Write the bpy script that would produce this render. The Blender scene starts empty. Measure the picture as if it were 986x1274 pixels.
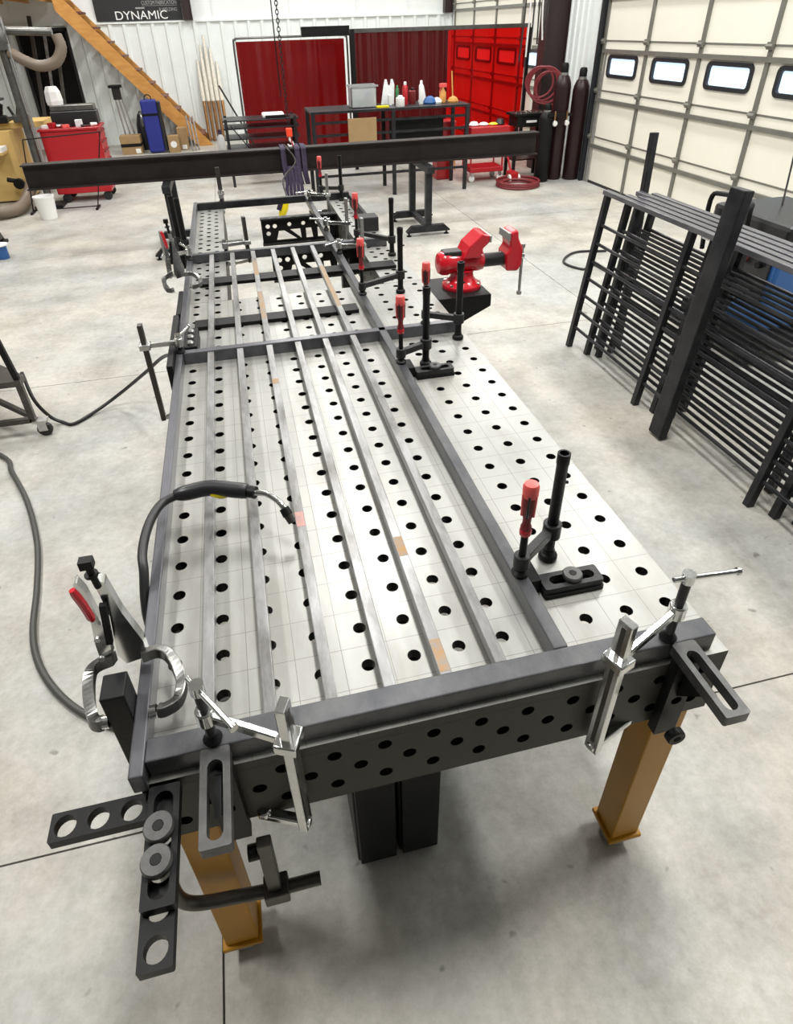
import bpy, bmesh, math, random
from mathutils import Vector, Matrix
from mathutils.geometry import delaunay_2d_cdt
random.seed(7)
PI = math.pi
S = bpy.context.scene
COL = S.collection

# ------------------------------------------------------------------ camera
FPX, CX, CY = 771.616, 477.651, 549.587
CAM = Vector((.3275, -.7665, 2.0017))
YAW, PITCH, ROLL = .2074, .5925, -.0319
_r0 = Vector((math.cos(YAW), -math.sin(YAW), 0)); _f0 = Vector((math.sin(YAW), math.cos(YAW), 0)); _z = Vector((0, 0, 1))
FW = math.cos(PITCH)*_f0 - math.sin(PITCH)*_z
_u = math.cos(PITCH)*_z + math.sin(PITCH)*_f0
RT = math.cos(ROLL)*_r0 + math.sin(ROLL)*_u
UP = -math.sin(ROLL)*_r0 + math.cos(ROLL)*_u
cd = bpy.data.cameras.new('camera'); cam = bpy.data.objects.new('camera', cd); COL.objects.link(cam)
cd.sensor_fit = 'HORIZONTAL'; cd.sensor_width = 36.0; cd.lens = FPX/986*36.0
cd.shift_x = (493-CX)/986; cd.shift_y = -(637-CY)/986
cd.clip_start = .05; cd.clip_end = 100
m = Matrix((RT, UP, -FW)).transposed().to_4x4(); m.translation = CAM
cam.matrix_world = m
S.camera = cam
def ray(x, y): return RT*((x-CX)/FPX) - UP*((y-CY)/FPX) + FW
def ZP(x, y, z=0.): d = ray(x, y); return CAM + d*((z-CAM.z)/d.z)
def YP(x, y, Y): d = ray(x, y); return CAM + d*((Y-CAM.y)/d.y)
def XP(x, y, X): d = ray(x, y); return CAM + d*((X-CAM.x)/d.x)

# ------------------------------------------------------------------ world, lights, exposure
S.view_settings.view_transform = 'Standard'; S.view_settings.look = 'None'
S.view_settings.gamma = 1.0; S.view_settings.use_curve_mapping = False
S.view_settings.exposure = 0.0
W = bpy.data.worlds.new('world'); S.world = W; W.use_nodes = True
W.node_tree.nodes['Background'].inputs[0].default_value = (.78, .88, 1, 1)
W.node_tree.nodes['Background'].inputs[1].default_value = 0.6
LIGHT_Z = 5.3
LIGHT_POS = [(x, y, p) for y, p in ((.9, 1.25), (4.6, .95), (8.4, .82), (12.2, .85)) for x in (-2.6, 1.2, 4.4)]
for lx, ly, lp in LIGHT_POS:
    l = bpy.data.lights.new('high_bay_light', 'AREA'); l.shape = 'RECTANGLE'; l.size = .5; l.size_y = 1.3
    l.energy = 125*lp; l.color = (1, .985, .955)
    o = bpy.data.objects.new('high_bay_light', l); COL.objects.link(o); o.location = (lx, ly, LIGHT_Z-.03)

# ------------------------------------------------------------------ materials
def mat(name, col, rough=.5, metal=0., spec=.5, noise=None, bump=None, col2=None, coat=0., transmission=0., alpha=1., stretch=(1, 1, 1)):
    """noise=(scale, amount): mixes towards col2 (or a darker col); bump=(scale, strength)"""
    m = bpy.data.materials.new(name); m.use_nodes = True
    nt = m.node_tree; b = nt.nodes['Principled BSDF']
    b.inputs['Base Color'].default_value = (*col, 1); b.inputs['Roughness'].default_value = rough
    b.inputs['Metallic'].default_value = metal; b.inputs['Specular IOR Level'].default_value = spec
    b.inputs['Coat Weight'].default_value = coat; b.inputs['Transmission Weight'].default_value = transmission
    b.inputs['Alpha'].default_value = alpha
    tc = mp = None
    if noise or bump:
        tc = nt.nodes.new('ShaderNodeTexCoord'); mp = nt.nodes.new('ShaderNodeMapping'); mp.inputs['Scale'].default_value = stretch
        nt.links.new(tc.outputs['Object'], mp.inputs['Vector'])
    if noise:
        n = nt.nodes.new('ShaderNodeTexNoise'); n.inputs['Scale'].default_value = noise[0]; n.inputs['Detail'].default_value = 6
        n.inputs['Roughness'].default_value = .65
        nt.links.new(mp.outputs[0], n.inputs['Vector'])
        r = nt.nodes.new('ShaderNodeMapRange'); r.inputs[1].default_value = .35; r.inputs[2].default_value = .7; r.inputs[4].default_value = noise[1]
        nt.links.new(n.outputs['Fac'], r.inputs[0])
        mx = nt.nodes.new('ShaderNodeMix'); mx.data_type = 'RGBA'
        mx.inputs['A'].default_value = (*col, 1); mx.inputs['B'].default_value = (*(col2 or tuple(c*.4 for c in col)), 1)
        nt.links.new(r.outputs[0], mx.inputs['Factor']); nt.links.new(mx.outputs['Result'], b.inputs['Base Color'])
    if bump:
        n2 = nt.nodes.new('ShaderNodeTexNoise'); n2.inputs['Scale'].default_value = bump[0]; n2.inputs['Detail'].default_value = 4
        nt.links.new(mp.outputs[0], n2.inputs['Vector'])
        bp = nt.nodes.new('ShaderNodeBump'); bp.inputs['Strength'].default_value = bump[1]; bp.inputs['Distance'].default_value = .01
        nt.links.new(n2.outputs['Fac'], bp.inputs['Height']); nt.links.new(bp.outputs[0], b.inputs['Normal'])
    return m

def concrete():
    m = bpy.data.materials.new('concrete_slab'); m.use_nodes = True; nt = m.node_tree; b = nt.nodes['Principled BSDF']
    N = nt.nodes.new; L = nt.links.new
    geo = N('ShaderNodeNewGeometry')
    def noise(scale, detail, rough=.6, off=0):
        mp = N('ShaderNodeMapping'); mp.inputs['Location'].default_value = (off, off*.7, 0)
        L(geo.outputs['Position'], mp.inputs['Vector'])
        n = N('ShaderNodeTexNoise'); n.inputs['Scale'].default_value = scale; n.inputs['Detail'].default_value = detail; n.inputs['Roughness'].default_value = rough
        L(mp.outputs[0], n.inputs['Vector']); return n.outputs['Fac']
    def ramp(src, stops):
        r = N('ShaderNodeValToRGB'); L(src, r.inputs[0]); e = r.color_ramp.elements
        e[0].position, e[0].color = stops[0][0], (*stops[0][1], 1); e[1].position, e[1].color = stops[1][0], (*stops[1][1], 1)
        for p, c in stops[2:]:
            q = e.new(p); q.color = (*c, 1)
        return r.outputs[0]
    def mul(a, c2, f):
        x = N('ShaderNodeMix'); x.data_type = 'RGBA'; x.blend_type = 'MULTIPLY'; x.inputs['Factor'].default_value = f
        L(a, x.inputs['A']); L(c2, x.inputs['B']); return x.outputs['Result']
    big = ramp(noise(.8, 5, .6), [(.36, (.45, .46, .445)), (.62, (.54, .515, .455))])
    mid = ramp(noise(2.6, 9, .74, 4), [(.34, (.42, .40, .36)), (.58, (1, 1, 1))])
    fine = ramp(noise(28, 6, .75, 9), [(.3, (.72, .71, .68)), (.62, (1, 1, 1))])
    spot = ramp(noise(14, 2, .5, 21), [(.24, (.35, .34, .32)), (.30, (1, 1, 1))])
    c = mul(mul(mul(big, mid, .55), fine, .7), spot, .7)
    L(c, b.inputs['Base Color'])
    rr = N('ShaderNodeMapRange'); rr.inputs[3].default_value = .35; rr.inputs[4].default_value = .6; L(noise(2.2, 4, .6, 3), rr.inputs[0]); L(rr.outputs[0], b.inputs['Roughness'])
    b.inputs['Specular IOR Level'].default_value = .4
    bp = N('ShaderNodeBump'); bp.inputs['Strength'].default_value = .06; bp.inputs['Distance'].default_value = .02; L(noise(40, 5), bp.inputs['Height']); L(bp.outputs[0], b.inputs['Normal'])
    return m

def table_steel():
    m = bpy.data.materials.new('ground_steel_plate'); m.use_nodes = True; nt = m.node_tree; b = nt.nodes['Principled BSDF']
    N = nt.nodes.new; L = nt.links.new
    geo = N('ShaderNodeNewGeometry'); sep = N('ShaderNodeSeparateXYZ'); L(geo.outputs['Position'], sep.inputs[0])
    def line(ax):
        a = N('ShaderNodeMath'); a.operation = 'PINGPONG'; a.inputs[1].default_value = .05; L(sep.outputs[ax], a.inputs[0])
        c = N('ShaderNodeMath'); c.operation = 'LESS_THAN'; c.inputs[1].default_value = .0007; L(a.outputs[0], c.inputs[0]); return c.outputs[0]
    mxl = N('ShaderNodeMath'); mxl.operation = 'MAXIMUM'; L(line(0), mxl.inputs[0]); L(line(1), mxl.inputs[1])
    def noise(scale, st, detail=5):
        mp = N('ShaderNodeMapping'); mp.inputs['Scale'].default_value = st; L(geo.outputs['Position'], mp.inputs['Vector'])
        n = N('ShaderNodeTexNoise'); n.inputs['Scale'].default_value = scale; n.inputs['Detail'].default_value = detail; n.inputs['Roughness'].default_value = .6
        L(mp.outputs[0], n.inputs['Vector']); return n.outputs['Fac']
    r = N('ShaderNodeValToRGB'); L(noise(2.0, (1, 1, 1)), r.inputs[0]); e = r.color_ramp.elements
    e[0].position = .3; e[0].color = (.33, .335, .32, 1); e[1].position = .68; e[1].color = (.40, .395, .37, 1)
    st = N('ShaderNodeValToRGB'); L(noise(7, (1, .35, 1), 8), st.inputs[0]); e = st.color_ramp.elements
    e[0].position = .34; e[0].color = (.62, .58, .52, 1); e[1].position = .52; e[1].color = (1, 1, 1, 1)
    x = N('ShaderNodeMix'); x.data_type = 'RGBA'; x.blend_type = 'MULTIPLY'; x.inputs['Factor'].default_value = .45; L(r.outputs[0], x.inputs['A']); L(st.outputs[0], x.inputs['B'])
    y = N('ShaderNodeMix'); y.data_type = 'RGBA'; L(mxl.outputs[0], y.inputs['Factor']); L(x.outputs['Result'], y.inputs['A']); y.inputs['B'].default_value = (.19, .185, .175, 1)
    L(y.outputs['Result'], b.inputs['Base Color'])
    b.inputs['Metallic'].default_value = .45; b.inputs['Specular IOR Level'].default_value = .5
    rr = N('ShaderNodeMapRange'); rr.inputs[3].default_value = .26; rr.inputs[4].default_value = .46; L(noise(5, (1, 1, 1)), rr.inputs[0]); L(rr.outputs[0], b.inputs['Roughness'])
    return m

def curtain_mat(name, col, see, glow, rough):
    """vinyl weld curtain: see = clear tinted share, glow = diffusing share, rest = glossy coloured face"""
    m = bpy.data.materials.new(name); m.use_nodes = True; nt = m.node_tree; N = nt.nodes.new; L = nt.links.new
    for n in list(nt.nodes):
        if n.type != 'OUTPUT_MATERIAL': nt.nodes.remove(n)
    out = [n for n in nt.nodes if n.type == 'OUTPUT_MATERIAL'][0]
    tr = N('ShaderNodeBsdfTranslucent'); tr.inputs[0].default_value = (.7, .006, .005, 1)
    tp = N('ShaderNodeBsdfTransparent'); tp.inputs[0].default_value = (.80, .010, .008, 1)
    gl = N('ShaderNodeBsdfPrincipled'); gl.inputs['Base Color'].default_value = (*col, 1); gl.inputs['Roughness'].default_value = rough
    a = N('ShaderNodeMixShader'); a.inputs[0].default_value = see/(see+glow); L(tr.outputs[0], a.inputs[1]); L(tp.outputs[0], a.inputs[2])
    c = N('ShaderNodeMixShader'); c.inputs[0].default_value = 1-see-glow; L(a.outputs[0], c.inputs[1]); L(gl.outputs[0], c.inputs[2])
    L(c.outputs[0], out.inputs[0])
    return m

def emit_mat(name, col, s):
    m = bpy.data.materials.new(name); m.use_nodes = True; b = m.node_tree.nodes['Principled BSDF']
    b.inputs['Base Color'].default_value = (*col, 1); b.inputs['Emission Color'].default_value = (*col, 1); b.inputs['Emission Strength'].default_value = s
    return m

M = dict(
    concrete=concrete(), plate=table_steel(),
    tube=mat('mill_scale_tube', (.013, .0135, .016), .36, .2, .28, (9, .8), (60, .05), (.040, .040, .043)),
    picket=mat('bright_mill_bar', (.33, .33, .335), .32, .35, .5, (16, .95), (70, .05), (.085, .08, .072), stretch=(1, .25, 1)),
    black=mat('black_oxide_steel', (.005, .005, .0055), .45, .0, .22, (12, .6), (80, .06), (.011, .011, .011)),
    blackgrey=mat('worn_black_casting', (.016, .016, .017), .42, .2, .4, (18, .7), (90, .1), (.04, .04, .04)),
    frontpanel=mat('dark_side_plate', (.048, .048, .038), .48, .2, .3, (4, .5), None, (.028, .028, .023)),
    worn=mat('worn_grey_casting', (.10, .10, .098), .4, .5, .5, (22, .8), (90, .1), (.045, .045, .045)),
    toprail=mat('mill_tube_painted_sheen', (.15, .15, .168), .3, .5, .5, (9, .8), (60, .05), (.055, .055, .058), stretch=(1, .3, 1)),  # bluish mill finish, colour lightened to carry the light reflected on rail tops
    forged=mat('forged_steel_jaw', (.24, .24, .23), .3, .85, .5, (25, .7), None, (.09, .09, .085)),
    wtube=mat('clean_mill_tube', (.058, .060, .068), .33, .35, .5, (11, .9), (60, .05), (.125, .125, .128), stretch=(1, .6, 1)),
    beam=mat('hot_rolled_beam', (.013, .0095, .009), .5, .1, .3, (6, .6), (30, .1), (.028, .021, .019)),
    chrome=mat('nickel_plated_steel', (.72, .73, .72), .16, 1., .5, (25, .3), None, (.45, .45, .44)),
    satin=mat('satin_zinc_steel', (.55, .55, .54), .3, .9, .5, (30, .5), None, (.3, .3, .29)),
    bar=mat('oiled_steel_bar', (.085, .078, .07), .35, .6, .5, (20, .6), None, (.035, .032, .03)),
    red=mat('red_enamel', (.52, .008, .02), .22, 0, .5, (8, .25), None, (.38, .006, .012), coat=.4),
    redtool=mat('red_chest_paint', (.42, .010, .016), .3, 0, .5),
    pinkred=mat('pale_red_plastic', (.75, .10, .09), .35),
    grip=mat('dark_red_grip', (.22, .012, .014), .5, 0, .5, (30, .7), None, (.03, .01, .01)),
    yellow=mat('ochre_leg_paint', (.50, .235, .006), .4, 0, .4, (7, .5), (20, .06), (.36, .16, .005)),
    bright_yellow=mat('bright_yellow_plastic', (.85, .68, .01), .35),
    rubber=mat('black_rubber', (.012, .012, .013), .45, 0, .5, (30, .4), None, (.03, .03, .03)),
    blackpl=mat('black_plastic', (.014, .014, .016), .35),
    greyhose=mat('grey_rubber_hose', (.055, .055, .05), .45, 0, .5),
    wall=mat('white_ribbed_sheet', (.80, .85, .84), .45, 0, .4, (3, .35), None, (.66, .71, .70)),
    wallup=mat('white_wall_liner', (.82, .85, .85), .6, 0, .3, (1.2, .4), None, (.68, .72, .72)),
    wallplain=mat('grey_wall_paint', (.20, .20, .20), .7, 0, .3, (1, .3), None, (.16, .16, .16)),
    ceil=mat('ceiling_liner', (.40, .40, .40), .7),
    door=mat('cream_door_skin', (.83, .81, .71), .5, 0, .4, (2.5, .3), None, (.74, .72, .62)),
    doorrail=mat('galvanised_door_stile', (.22, .22, .19), .45, .4, .5, (8, .5), None, (.14, .14, .12)),
    gasket=mat('black_window_gasket', (.012, .014, .018), .5),
    glass=emit_mat('daylit_window_pane', (.62, .80, .98), .95),
    wood=mat('pine_stringer', (.60, .31, .085), .55, 0, .3, (5, .7), None, (.42, .17, .04), stretch=(1, 1, 3)),
    tread=mat('red_brown_tread', (.20, .075, .045), .55, 0, .3, (8, .6), None, (.10, .04, .025)),
    plywood=mat('plywood', (.66, .46, .17), .55, 0, .3, (4, .5), None, (.52, .33, .10)),
    card=mat('cardboard', (.36, .24, .12), .8, 0, .2, (9, .4), None, (.28, .18, .09)),
    brown=mat('red_oxide_column', (.035, .022, .022), .5, 0, .4),
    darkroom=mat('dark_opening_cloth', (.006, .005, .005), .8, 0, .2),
    blue=mat('blue_case_fabric', (.012, .022, .22), .5),
    bluep=mat('blue_paint', (.02, .10, .30), .4),
    white=mat('white_plastic', (.82, .82, .80), .45),
    clear=mat('frosted_clear_plastic', (.75, .77, .78), .3, 0, .5, None, None, None, 0, .55),
    brass=mat('copper_tube', (.52, .30, .13), .28, .85, .5, (10, .6), None, (.30, .15, .07)),
    wrap=mat('plastic_wrap_sleeve', (.80, .78, .70), .25, 0, .5, (30, .6), None, (.55, .48, .36)),
    purple=mat('purple_lifting_sling', (.05, .035, .075), .7, 0, .3, (40, .7), None, (.018, .014, .02)),
    orange=mat('orange_red_hook', (.80, .06, .02), .35),
    duct=mat('tan_flex_duct', (.17, .13, .095), .45, 0, .5),
    pipe=mat('grey_pipe_paint', (.13, .128, .12), .28, .5, .5, (12, .7), None, (.05, .05, .047)),
    curtain=curtain_mat('red_weld_curtain', (.10, .002, .002), .62, .12, .25), curtain_shaded=curtain_mat('shaded_red_weld_curtain', (.022, .001, .002), .07, .02, .25), curtain3=curtain_mat('framed_red_weld_curtain', (.11, .0015, .0025), .06, .03, .25),  # second one: same red vinyl, darkened in colour for the half without backlight
    banner=mat('black_banner_vinyl', (.015, .016, .018), .5), lettering=mat('white_print', (.85, .85, .85), .6), greyprint=mat('grey_print', (.35, .35, .35), .6),
    lamp=emit_mat('led_lens', (1, .98, .95), 4.0),
    redhose=mat('red_rubber_hose', (.22, .03, .035), .5, 0, .4, (20, .5), None, (.12, .015, .02)),
    maroon=mat('maroon_cylinder_paint', (.022, .006, .008), .35, 0, .4, (6, .6), None, (.01, .006, .006)),
    rust=mat('heat_stained_steel', (.30, .17, .06), .5, .3, .5, (55, 1.), None, (.20, .195, .19)),
    heat=mat('heat_tinted_weld', (.42, .22, .18), .4, .5, .5, (40, .7), None, (.2, .16, .18)),
    green=mat('green_plastic', (.03, .18, .06), .5), paper=mat('paper', (.80, .82, .82), .7, 0, .3, (60, .4), None, (.4, .42, .5)),
)

# ------------------------------------------------------------------ mesh helpers
V = Vector
class MB:
    def __init__(s): s.v = []; s.f = []; s.sm = []; s.mi = {}
    def add(s, vs, fs, smooth=False):
        b = len(s.v); s.v += [V(p) for p in vs]
        for f in fs: s.f.append([b+i for i in f]); s.sm.append(smooth)
        return s
    def box(s, x0, x1, y0, y1, z0, z1):
        return s.add([(x, y, z) for z in (z0, z1) for y in (y0, y1) for x in (x0, x1)],
                     [(0, 2, 3, 1), (4, 5, 7, 6), (0, 1, 5, 4), (2, 6, 7, 3), (0, 4, 6, 2), (1, 3, 7, 5)])
    def obox(s, c, size, R):
        c = V(c); h = [q/2 for q in size]
        vs = [c + R @ V((sx*h[0], sy*h[1], sz*h[2])) for sz in (-1, 1) for sy in (-1, 1) for sx in (-1, 1)]
        return s.add(vs, [(0, 2, 3, 1), (4, 5, 7, 6), (0, 1, 5, 4), (2, 6, 7, 3), (0, 4, 6, 2), (1, 3, 7, 5)])
    def beam(s, p0, p1, w, h, side=None):
        """rectangular bar from p0 to p1; w measured along 'side', h along the third axis"""
        p0, p1 = V(p0), V(p1); d = (p1-p0); L = d.length; d.normalize()
        if side is None: side = V((1, 0, 0)) if abs(d.x) < .8 else V((0, 1, 0))
        sd = V(side); sd = (sd - d*sd.dot(d)).normalized(); t = d.cross(sd)
        return s.obox((p0+p1)/2, (w, h, L), Matrix((sd, t, d)).transposed())
    def cyl(s, p0, p1, r0, r1=None, n=14, caps=True, smooth=True):
        r1 = r0 if r1 is None else r1
        return s.tube([p0, p1], [r0, r1], n, caps, smooth)
    def tube(s, pts, r, n=10, caps=True, smooth=True, closed=False):
        pts = [V(p) for p in pts]; N = len(pts)
        rs = list(r) if isinstance(r, (list, tuple)) else [r]*N
        b = len(s.v); prev = None
        for i, p in enumerate(pts):
            if closed: d = pts[(i+1) % N]-pts[i-1]
            else: d = pts[min(i+1, N-1)]-pts[max(i-1, 0)]
            d.normalize()
            if prev is None:
                a = V((0, 0, 1)) if abs(d.z) < .9 else V((1, 0, 0)); u = d.cross(a).normalized()
            else: u = (prev - d*prev.dot(d)).normalized()
            prev = u; w = d.cross(u)
            for k in range(n):
                a = 2*PI*k/n; s.v.append(p + (u*math.cos(a)+w*math.sin(a))*rs[i])
        for i in range(N if closed else N-1):
            j = (i+1) % N
            for k in range(n):
                k2 = (k+1) % n; s.f.append([b+i*n+k, b+i*n+k2, b+j*n+k2, b+j*n+k]); s.sm.append(smooth)
        if caps and not closed:
            s.f.append([b+k for k in range(n)][::-1]); s.sm.append(False)
            s.f.append([b+(N-1)*n+k for k in range(n)]); s.sm.append(False)
        return s
    def ribbon(s, pts, w, t, side):
        """flat strap: width w along side, thickness t"""
        pts = [V(p) for p in pts]; sd = V(side).normalized(); b = len(s.v); N = len(pts)
        for i, p in enumerate(pts):
            d = (pts[min(i+1, N-1)]-pts[max(i-1, 0)]).normalized(); nn = d.cross(sd).normalized()
            for a, c in ((-1, -1), (1, -1), (1, 1), (-1, 1)): s.v.append(p+sd*(a*w/2)+nn*(c*t/2))
        for i in range(N-1):
            for k in range(4):
                k2 = (k+1) % 4; s.f.append([b+i*4+k, b+i*4+k2, b+i*4+4+k2, b+i*4+4+k]); s.sm.append(False)
        s.f.append([b+3, b+2, b+1, b]); s.f.append([b+(N-1)*4+k for k in range(4)]); s.sm += [False, False]
        return s
    def lathe(s, prof, c, n=20, axis='z', smooth=True):
        """prof: (radius, height) list; revolved about an axis through c"""
        c = V(c); A = {'z': lambda r, a, h: V((r*math.cos(a), r*math.sin(a), h)), 'x': lambda r, a, h: V((h, r*math.cos(a), r*math.sin(a))), 'y': lambda r, a, h: V((r*math.sin(a), h, r*math.cos(a)))}[axis]
        b = len(s.v)
        for r, h in prof:
            for k in range(n): s.v.append(c + A(max(r, 1e-4), 2*PI*k/n, h))
        for i in range(len(prof)-1):
            for k in range(n):
                k2 = (k+1) % n; s.f.append([b+i*n+k, b+i*n+k2, b+(i+1)*n+k2, b+(i+1)*n+k]); s.sm.append(smooth)
        s.f.append([b+k for k in range(n)][::-1]); s.f.append([b+(len(prof)-1)*n+k for k in range(n)]); s.sm += [False, False]
        return s
    def torus(s, c, R, r, n=20, m=8, axis=(0, 0, 1), a0=0, a1=2*PI):
        ax = V(axis).normalized(); u = ax.cross(V((0, 0, 1)) if abs(ax.z) < .9 else V((1, 0, 0))).normalized(); w = ax.cross(u)
        full = abs(a1-a0-2*PI) < 1e-6; K = n if full else n+1
        return s.tube([V(c)+(u*math.cos(a0+(a1-a0)*k/n)+w*math.sin(a0+(a1-a0)*k/n))*R for k in range(K)], r, m, closed=full)
    def plate(s, outline, holes, t, Mx=None, chamfer=0.):
        """flat plate with through holes; outline/holes in (u,v); w from -t to 0; Mx maps (u,v,w) to world"""
        Mx = Mx or Matrix.Identity(4)
        pts = []; fc = []
        def put(poly): 
            b = len(pts); pts.extend(V(p) for p in poly); fc.append(list(range(b, b+len(poly))))
        def area(poly): return sum(poly[i-1][0]*poly[i][1]-poly[i][0]*poly[i-1][1] for i in range(len(poly)))/2
        outline = list(outline) if area(outline) > 0 else list(outline)[::-1]
        holes = [list(h) if area(h) > 0 else list(h)[::-1] for h in holes]
        put(outline); [put(h) for h in holes]
        vo, eo, fo, ov, oe, of = delaunay_2d_cdt([p.to_2d() for p in pts], [], fc, 1, 1e-6)
        fo = [f for f, ids in zip(fo, of) if not any(i > 0 for i in ids)]
        nv = len(vo)
        s.add([Mx @ V((p.x, p.y, 0)) for p in vo]+[Mx @ V((p.x, p.y, -t)) for p in vo],
              [list(f) for f in fo]+[[nv+i for i in f][::-1] for f in fo])
        for k, poly in enumerate([outline]+holes):
            n = len(poly); vs = [Mx @ V((p[0], p[1], 0)) for p in poly]+[Mx @ V((p[0], p[1], -t)) for p in poly]
            s.mi.update({len(s.f)+i: 1 if k else 2 for i in range(n)})
            s.add(vs, [(n+i, n+(i+1) % n, (i+1) % n, i) if k == 0 else (i, (i+1) % n, n+(i+1) % n, n+i) for i in range(n)], k > 0)
        return s
def circ(x, y, r, n=14, a=0): return [(x+r*math.cos(a+2*PI*k/n), y+r*math.sin(a+2*PI*k/n)) for k in range(n)]
def slot(x0, x1, y, r, n=8):
    return [(x1+r*math.sin(PI*k/n), y-r*math.cos(PI*k/n)) for k in range(n+1)]+[(x0-r*math.sin(PI*k/n), y+r*math.cos(PI*k/n)) for k in range(n+1)]
def rrect(x0, x1, y0, y1, r, n=4):
    o = []
    for cx, cy, a in ((x1-r, y0+r, -PI/2), (x1-r, y1-r, 0), (x0+r, y1-r, PI/2), (x0+r, y0+r, PI)):
        o += [(cx+r*math.cos(a+PI/2*k/n), cy+r*math.sin(a+PI/2*k/n)) for k in range(n+1)]
    return o
def frame_mx(o, u, v):
    u = V(u).normalized(); v = V(v).normalized(); w = u.cross(v)
    m = Matrix((u, v, w)).transposed().to_4x4(); m.translation = V(o); return m
def bez(pts, n=8):
    """Catmull-Rom through pts"""
    P = [V(p) for p in pts]; P = [P[0]*2-P[1]]+P+[P[-1]*2-P[-2]]; out = []
    for i in range(1, len(P)-2):
        a, b, c, d = P[i-1:i+3]
        for k in range(n):
            t = k/n; out.append(.5*((2*b)+(c-a)*t+(2*a-5*b+4*c-d)*t*t+(3*b-a-3*c+d)*t**3))
    return out+[P[-2]]

def obj(name, mb, material, parent=None, bevel=0., seg=2, label=None, bore=None):
    """links ONE mesh object; vertices are in world space unless the parent is rotated (then local)"""
    me = bpy.data.meshes.new(name)
    off = V(parent['_o']) if parent is not None and '_o' in parent else V((0, 0, 0))
    me.from_pydata([tuple(p-off) for p in mb.v], [], mb.f); me.update()
    me.polygons.foreach_set('use_smooth', mb.sm)
    if any(mb.sm): me.set_sharp_from_angle(angle=math.radians(38))
    me.materials.append(M[material])
    if bore:
        me.materials.append(M[bore]); me.materials.append(M['frontpanel'])
        for i, q in mb.mi.items(): me.polygons[i].material_index = q
    o = bpy.data.objects.new(name, me); COL.objects.link(o)
    if parent is not None: o.parent = parent
    if bevel:
        b = o.modifiers.new('bevel', 'BEVEL'); b.width = bevel; b.segments = seg; b.limit_method = 'ANGLE'; b.angle_limit = math.radians(40)
    if label: o['label'] = label
    return o
def tag(o, label, cat, group=None, kind=None):
    if label: o['label'] = label
    if cat: o['category'] = cat
    if group: o['group'] = group
    if kind: o['kind'] = kind
    return o
THINGS = []
def thing(name, label, cat, loc=(0, 0, 0), group=None, kind=None):
    o = bpy.data.objects.new(name, None); COL.objects.link(o); o.location = loc; o.empty_display_size = .05
    o['_o'] = list(loc); THINGS.append(o)
    return tag(o, label, cat, group, kind)
def sub(parent):
    """lets a mesh part carry sub-parts in world coordinates"""
    if parent.parent is not None and '_o' in parent.parent: parent['_o'] = list(parent.parent['_o'])
    THINGS.append(parent); return parent
def dup(root, loc, rot=(0, 0, 0), label=None, group=None):
    r = root.copy(); COL.objects.link(r); r.location = loc; r.rotation_euler = rot
    if label: r['label'] = label
    if group: r['group'] = group
    def rec(src, dst):
        for ch in src.children:
            c = ch.copy(); COL.objects.link(c); c.parent = dst; rec(ch, c)
    rec(root, r); return r
def struct(name, mb, material, parent=None, bevel=0., label=None, cat=None):
    o = obj(name, mb, material, parent, bevel)
    if parent is None:
        o['kind'] = 'structure'
        if label: o['label'] = label
        if cat: o['category'] = cat
    return o

# ================================================================== THE SETTING
XR, YB, XL, YF, ZC = 5.4, 14.8, -6.2, -7.0, 5.6
floor = struct('floor', MB().box(XL, XR+.1, YF, YB+.1, -.2, -.012), 'wallplain', None, 0, 'grey concrete workshop floor under everything', 'floor')
xs = [XL, -3.05, 0.0, 3.05, XR+.1]; ys = [YF, -6.0, -2.86, .28, 3.42, 6.56, 9.7, 12.84, YB+.1]
for i in range(len(xs)-1):
    for j in range(len(ys)-1):
        obj('slab', MB().box(xs[i]+.003, xs[i+1]-.003, ys[j]+.003, ys[j+1]-.003, -.012, 0), 'concrete', floor)

def corrugated(a, b, z0, z1, nrm, pitch=.27, d=.03):
    """ribbed sheet from a to b (xy), ribs pointing along nrm"""
    a, b, nrm = V((*a, 0)), V((*b, 0)), V((*nrm, 0)); L = (b-a).length; t = (b-a)/L; pr = []
    n = int(L/pitch)
    for k in range(n+1):
        for u, h in ((0, 0), (.66, 0), (.74, 1), (.92, 1)):
            q = (k+u)*pitch
            if q <= L: pr.append((q, h*d))
    pr.append((L, 0)); mb = MB(); vs = []
    for q, h in pr: p = a+t*q+nrm*h; vs += [(p.x, p.y, z0), (p.x, p.y, z1)]
    fs = [(2*i, 2*i+2, 2*i+3, 2*i+1) for i in range(len(pr)-1)]
    return mb.add(vs, fs)
wb = struct('wall_back', MB().box(XL, XR+.1, YB, YB+.1, 0, ZC), 'wallup', None, 0, 'white back wall with a ribbed lower half and smooth liner above', 'wall')
obj('ribbed_wainscot', corrugated((XL, YB-.035), (XR, YB-.035), 0, 2.14, (0, -1)), 'wall', wb)
obj('wainscot_cap', MB().box(XL, XR, YB-.075, YB, 2.14, 2.17), 'wall', wb)
for x in (-5.2, -3.4, .35, 1.9, 3.3, 4.4):
    obj('liner_seam', MB().box(x, x+.03, YB-.02, YB, 2.18, ZC), 'wall', wb)
wr = struct('wall_right', MB().box(XR, XR+.1, YF, YB, 0, ZC), 'wallup', None, 0, 'white wall holding two sectional garage doors', 'wall')
obj('ribbed_sheet', corrugated((XR-.03, 9.62), (XR-.03, 8.16), 0, 3.2, (-1, 0), .16, .02), 'wall', wr)
struct('wall_left', MB().box(XL-.1, XL, YF, YB, 0, ZC), 'wallplain', None, 0, 'plain grey wall on the stair side', 'wall')
struct('wall_front', MB().box(XL, XR, YF-.1, YF, 0, ZC), 'wallplain', None, 0, 'plain grey wall facing the ribbed wall', 'wall')
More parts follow.
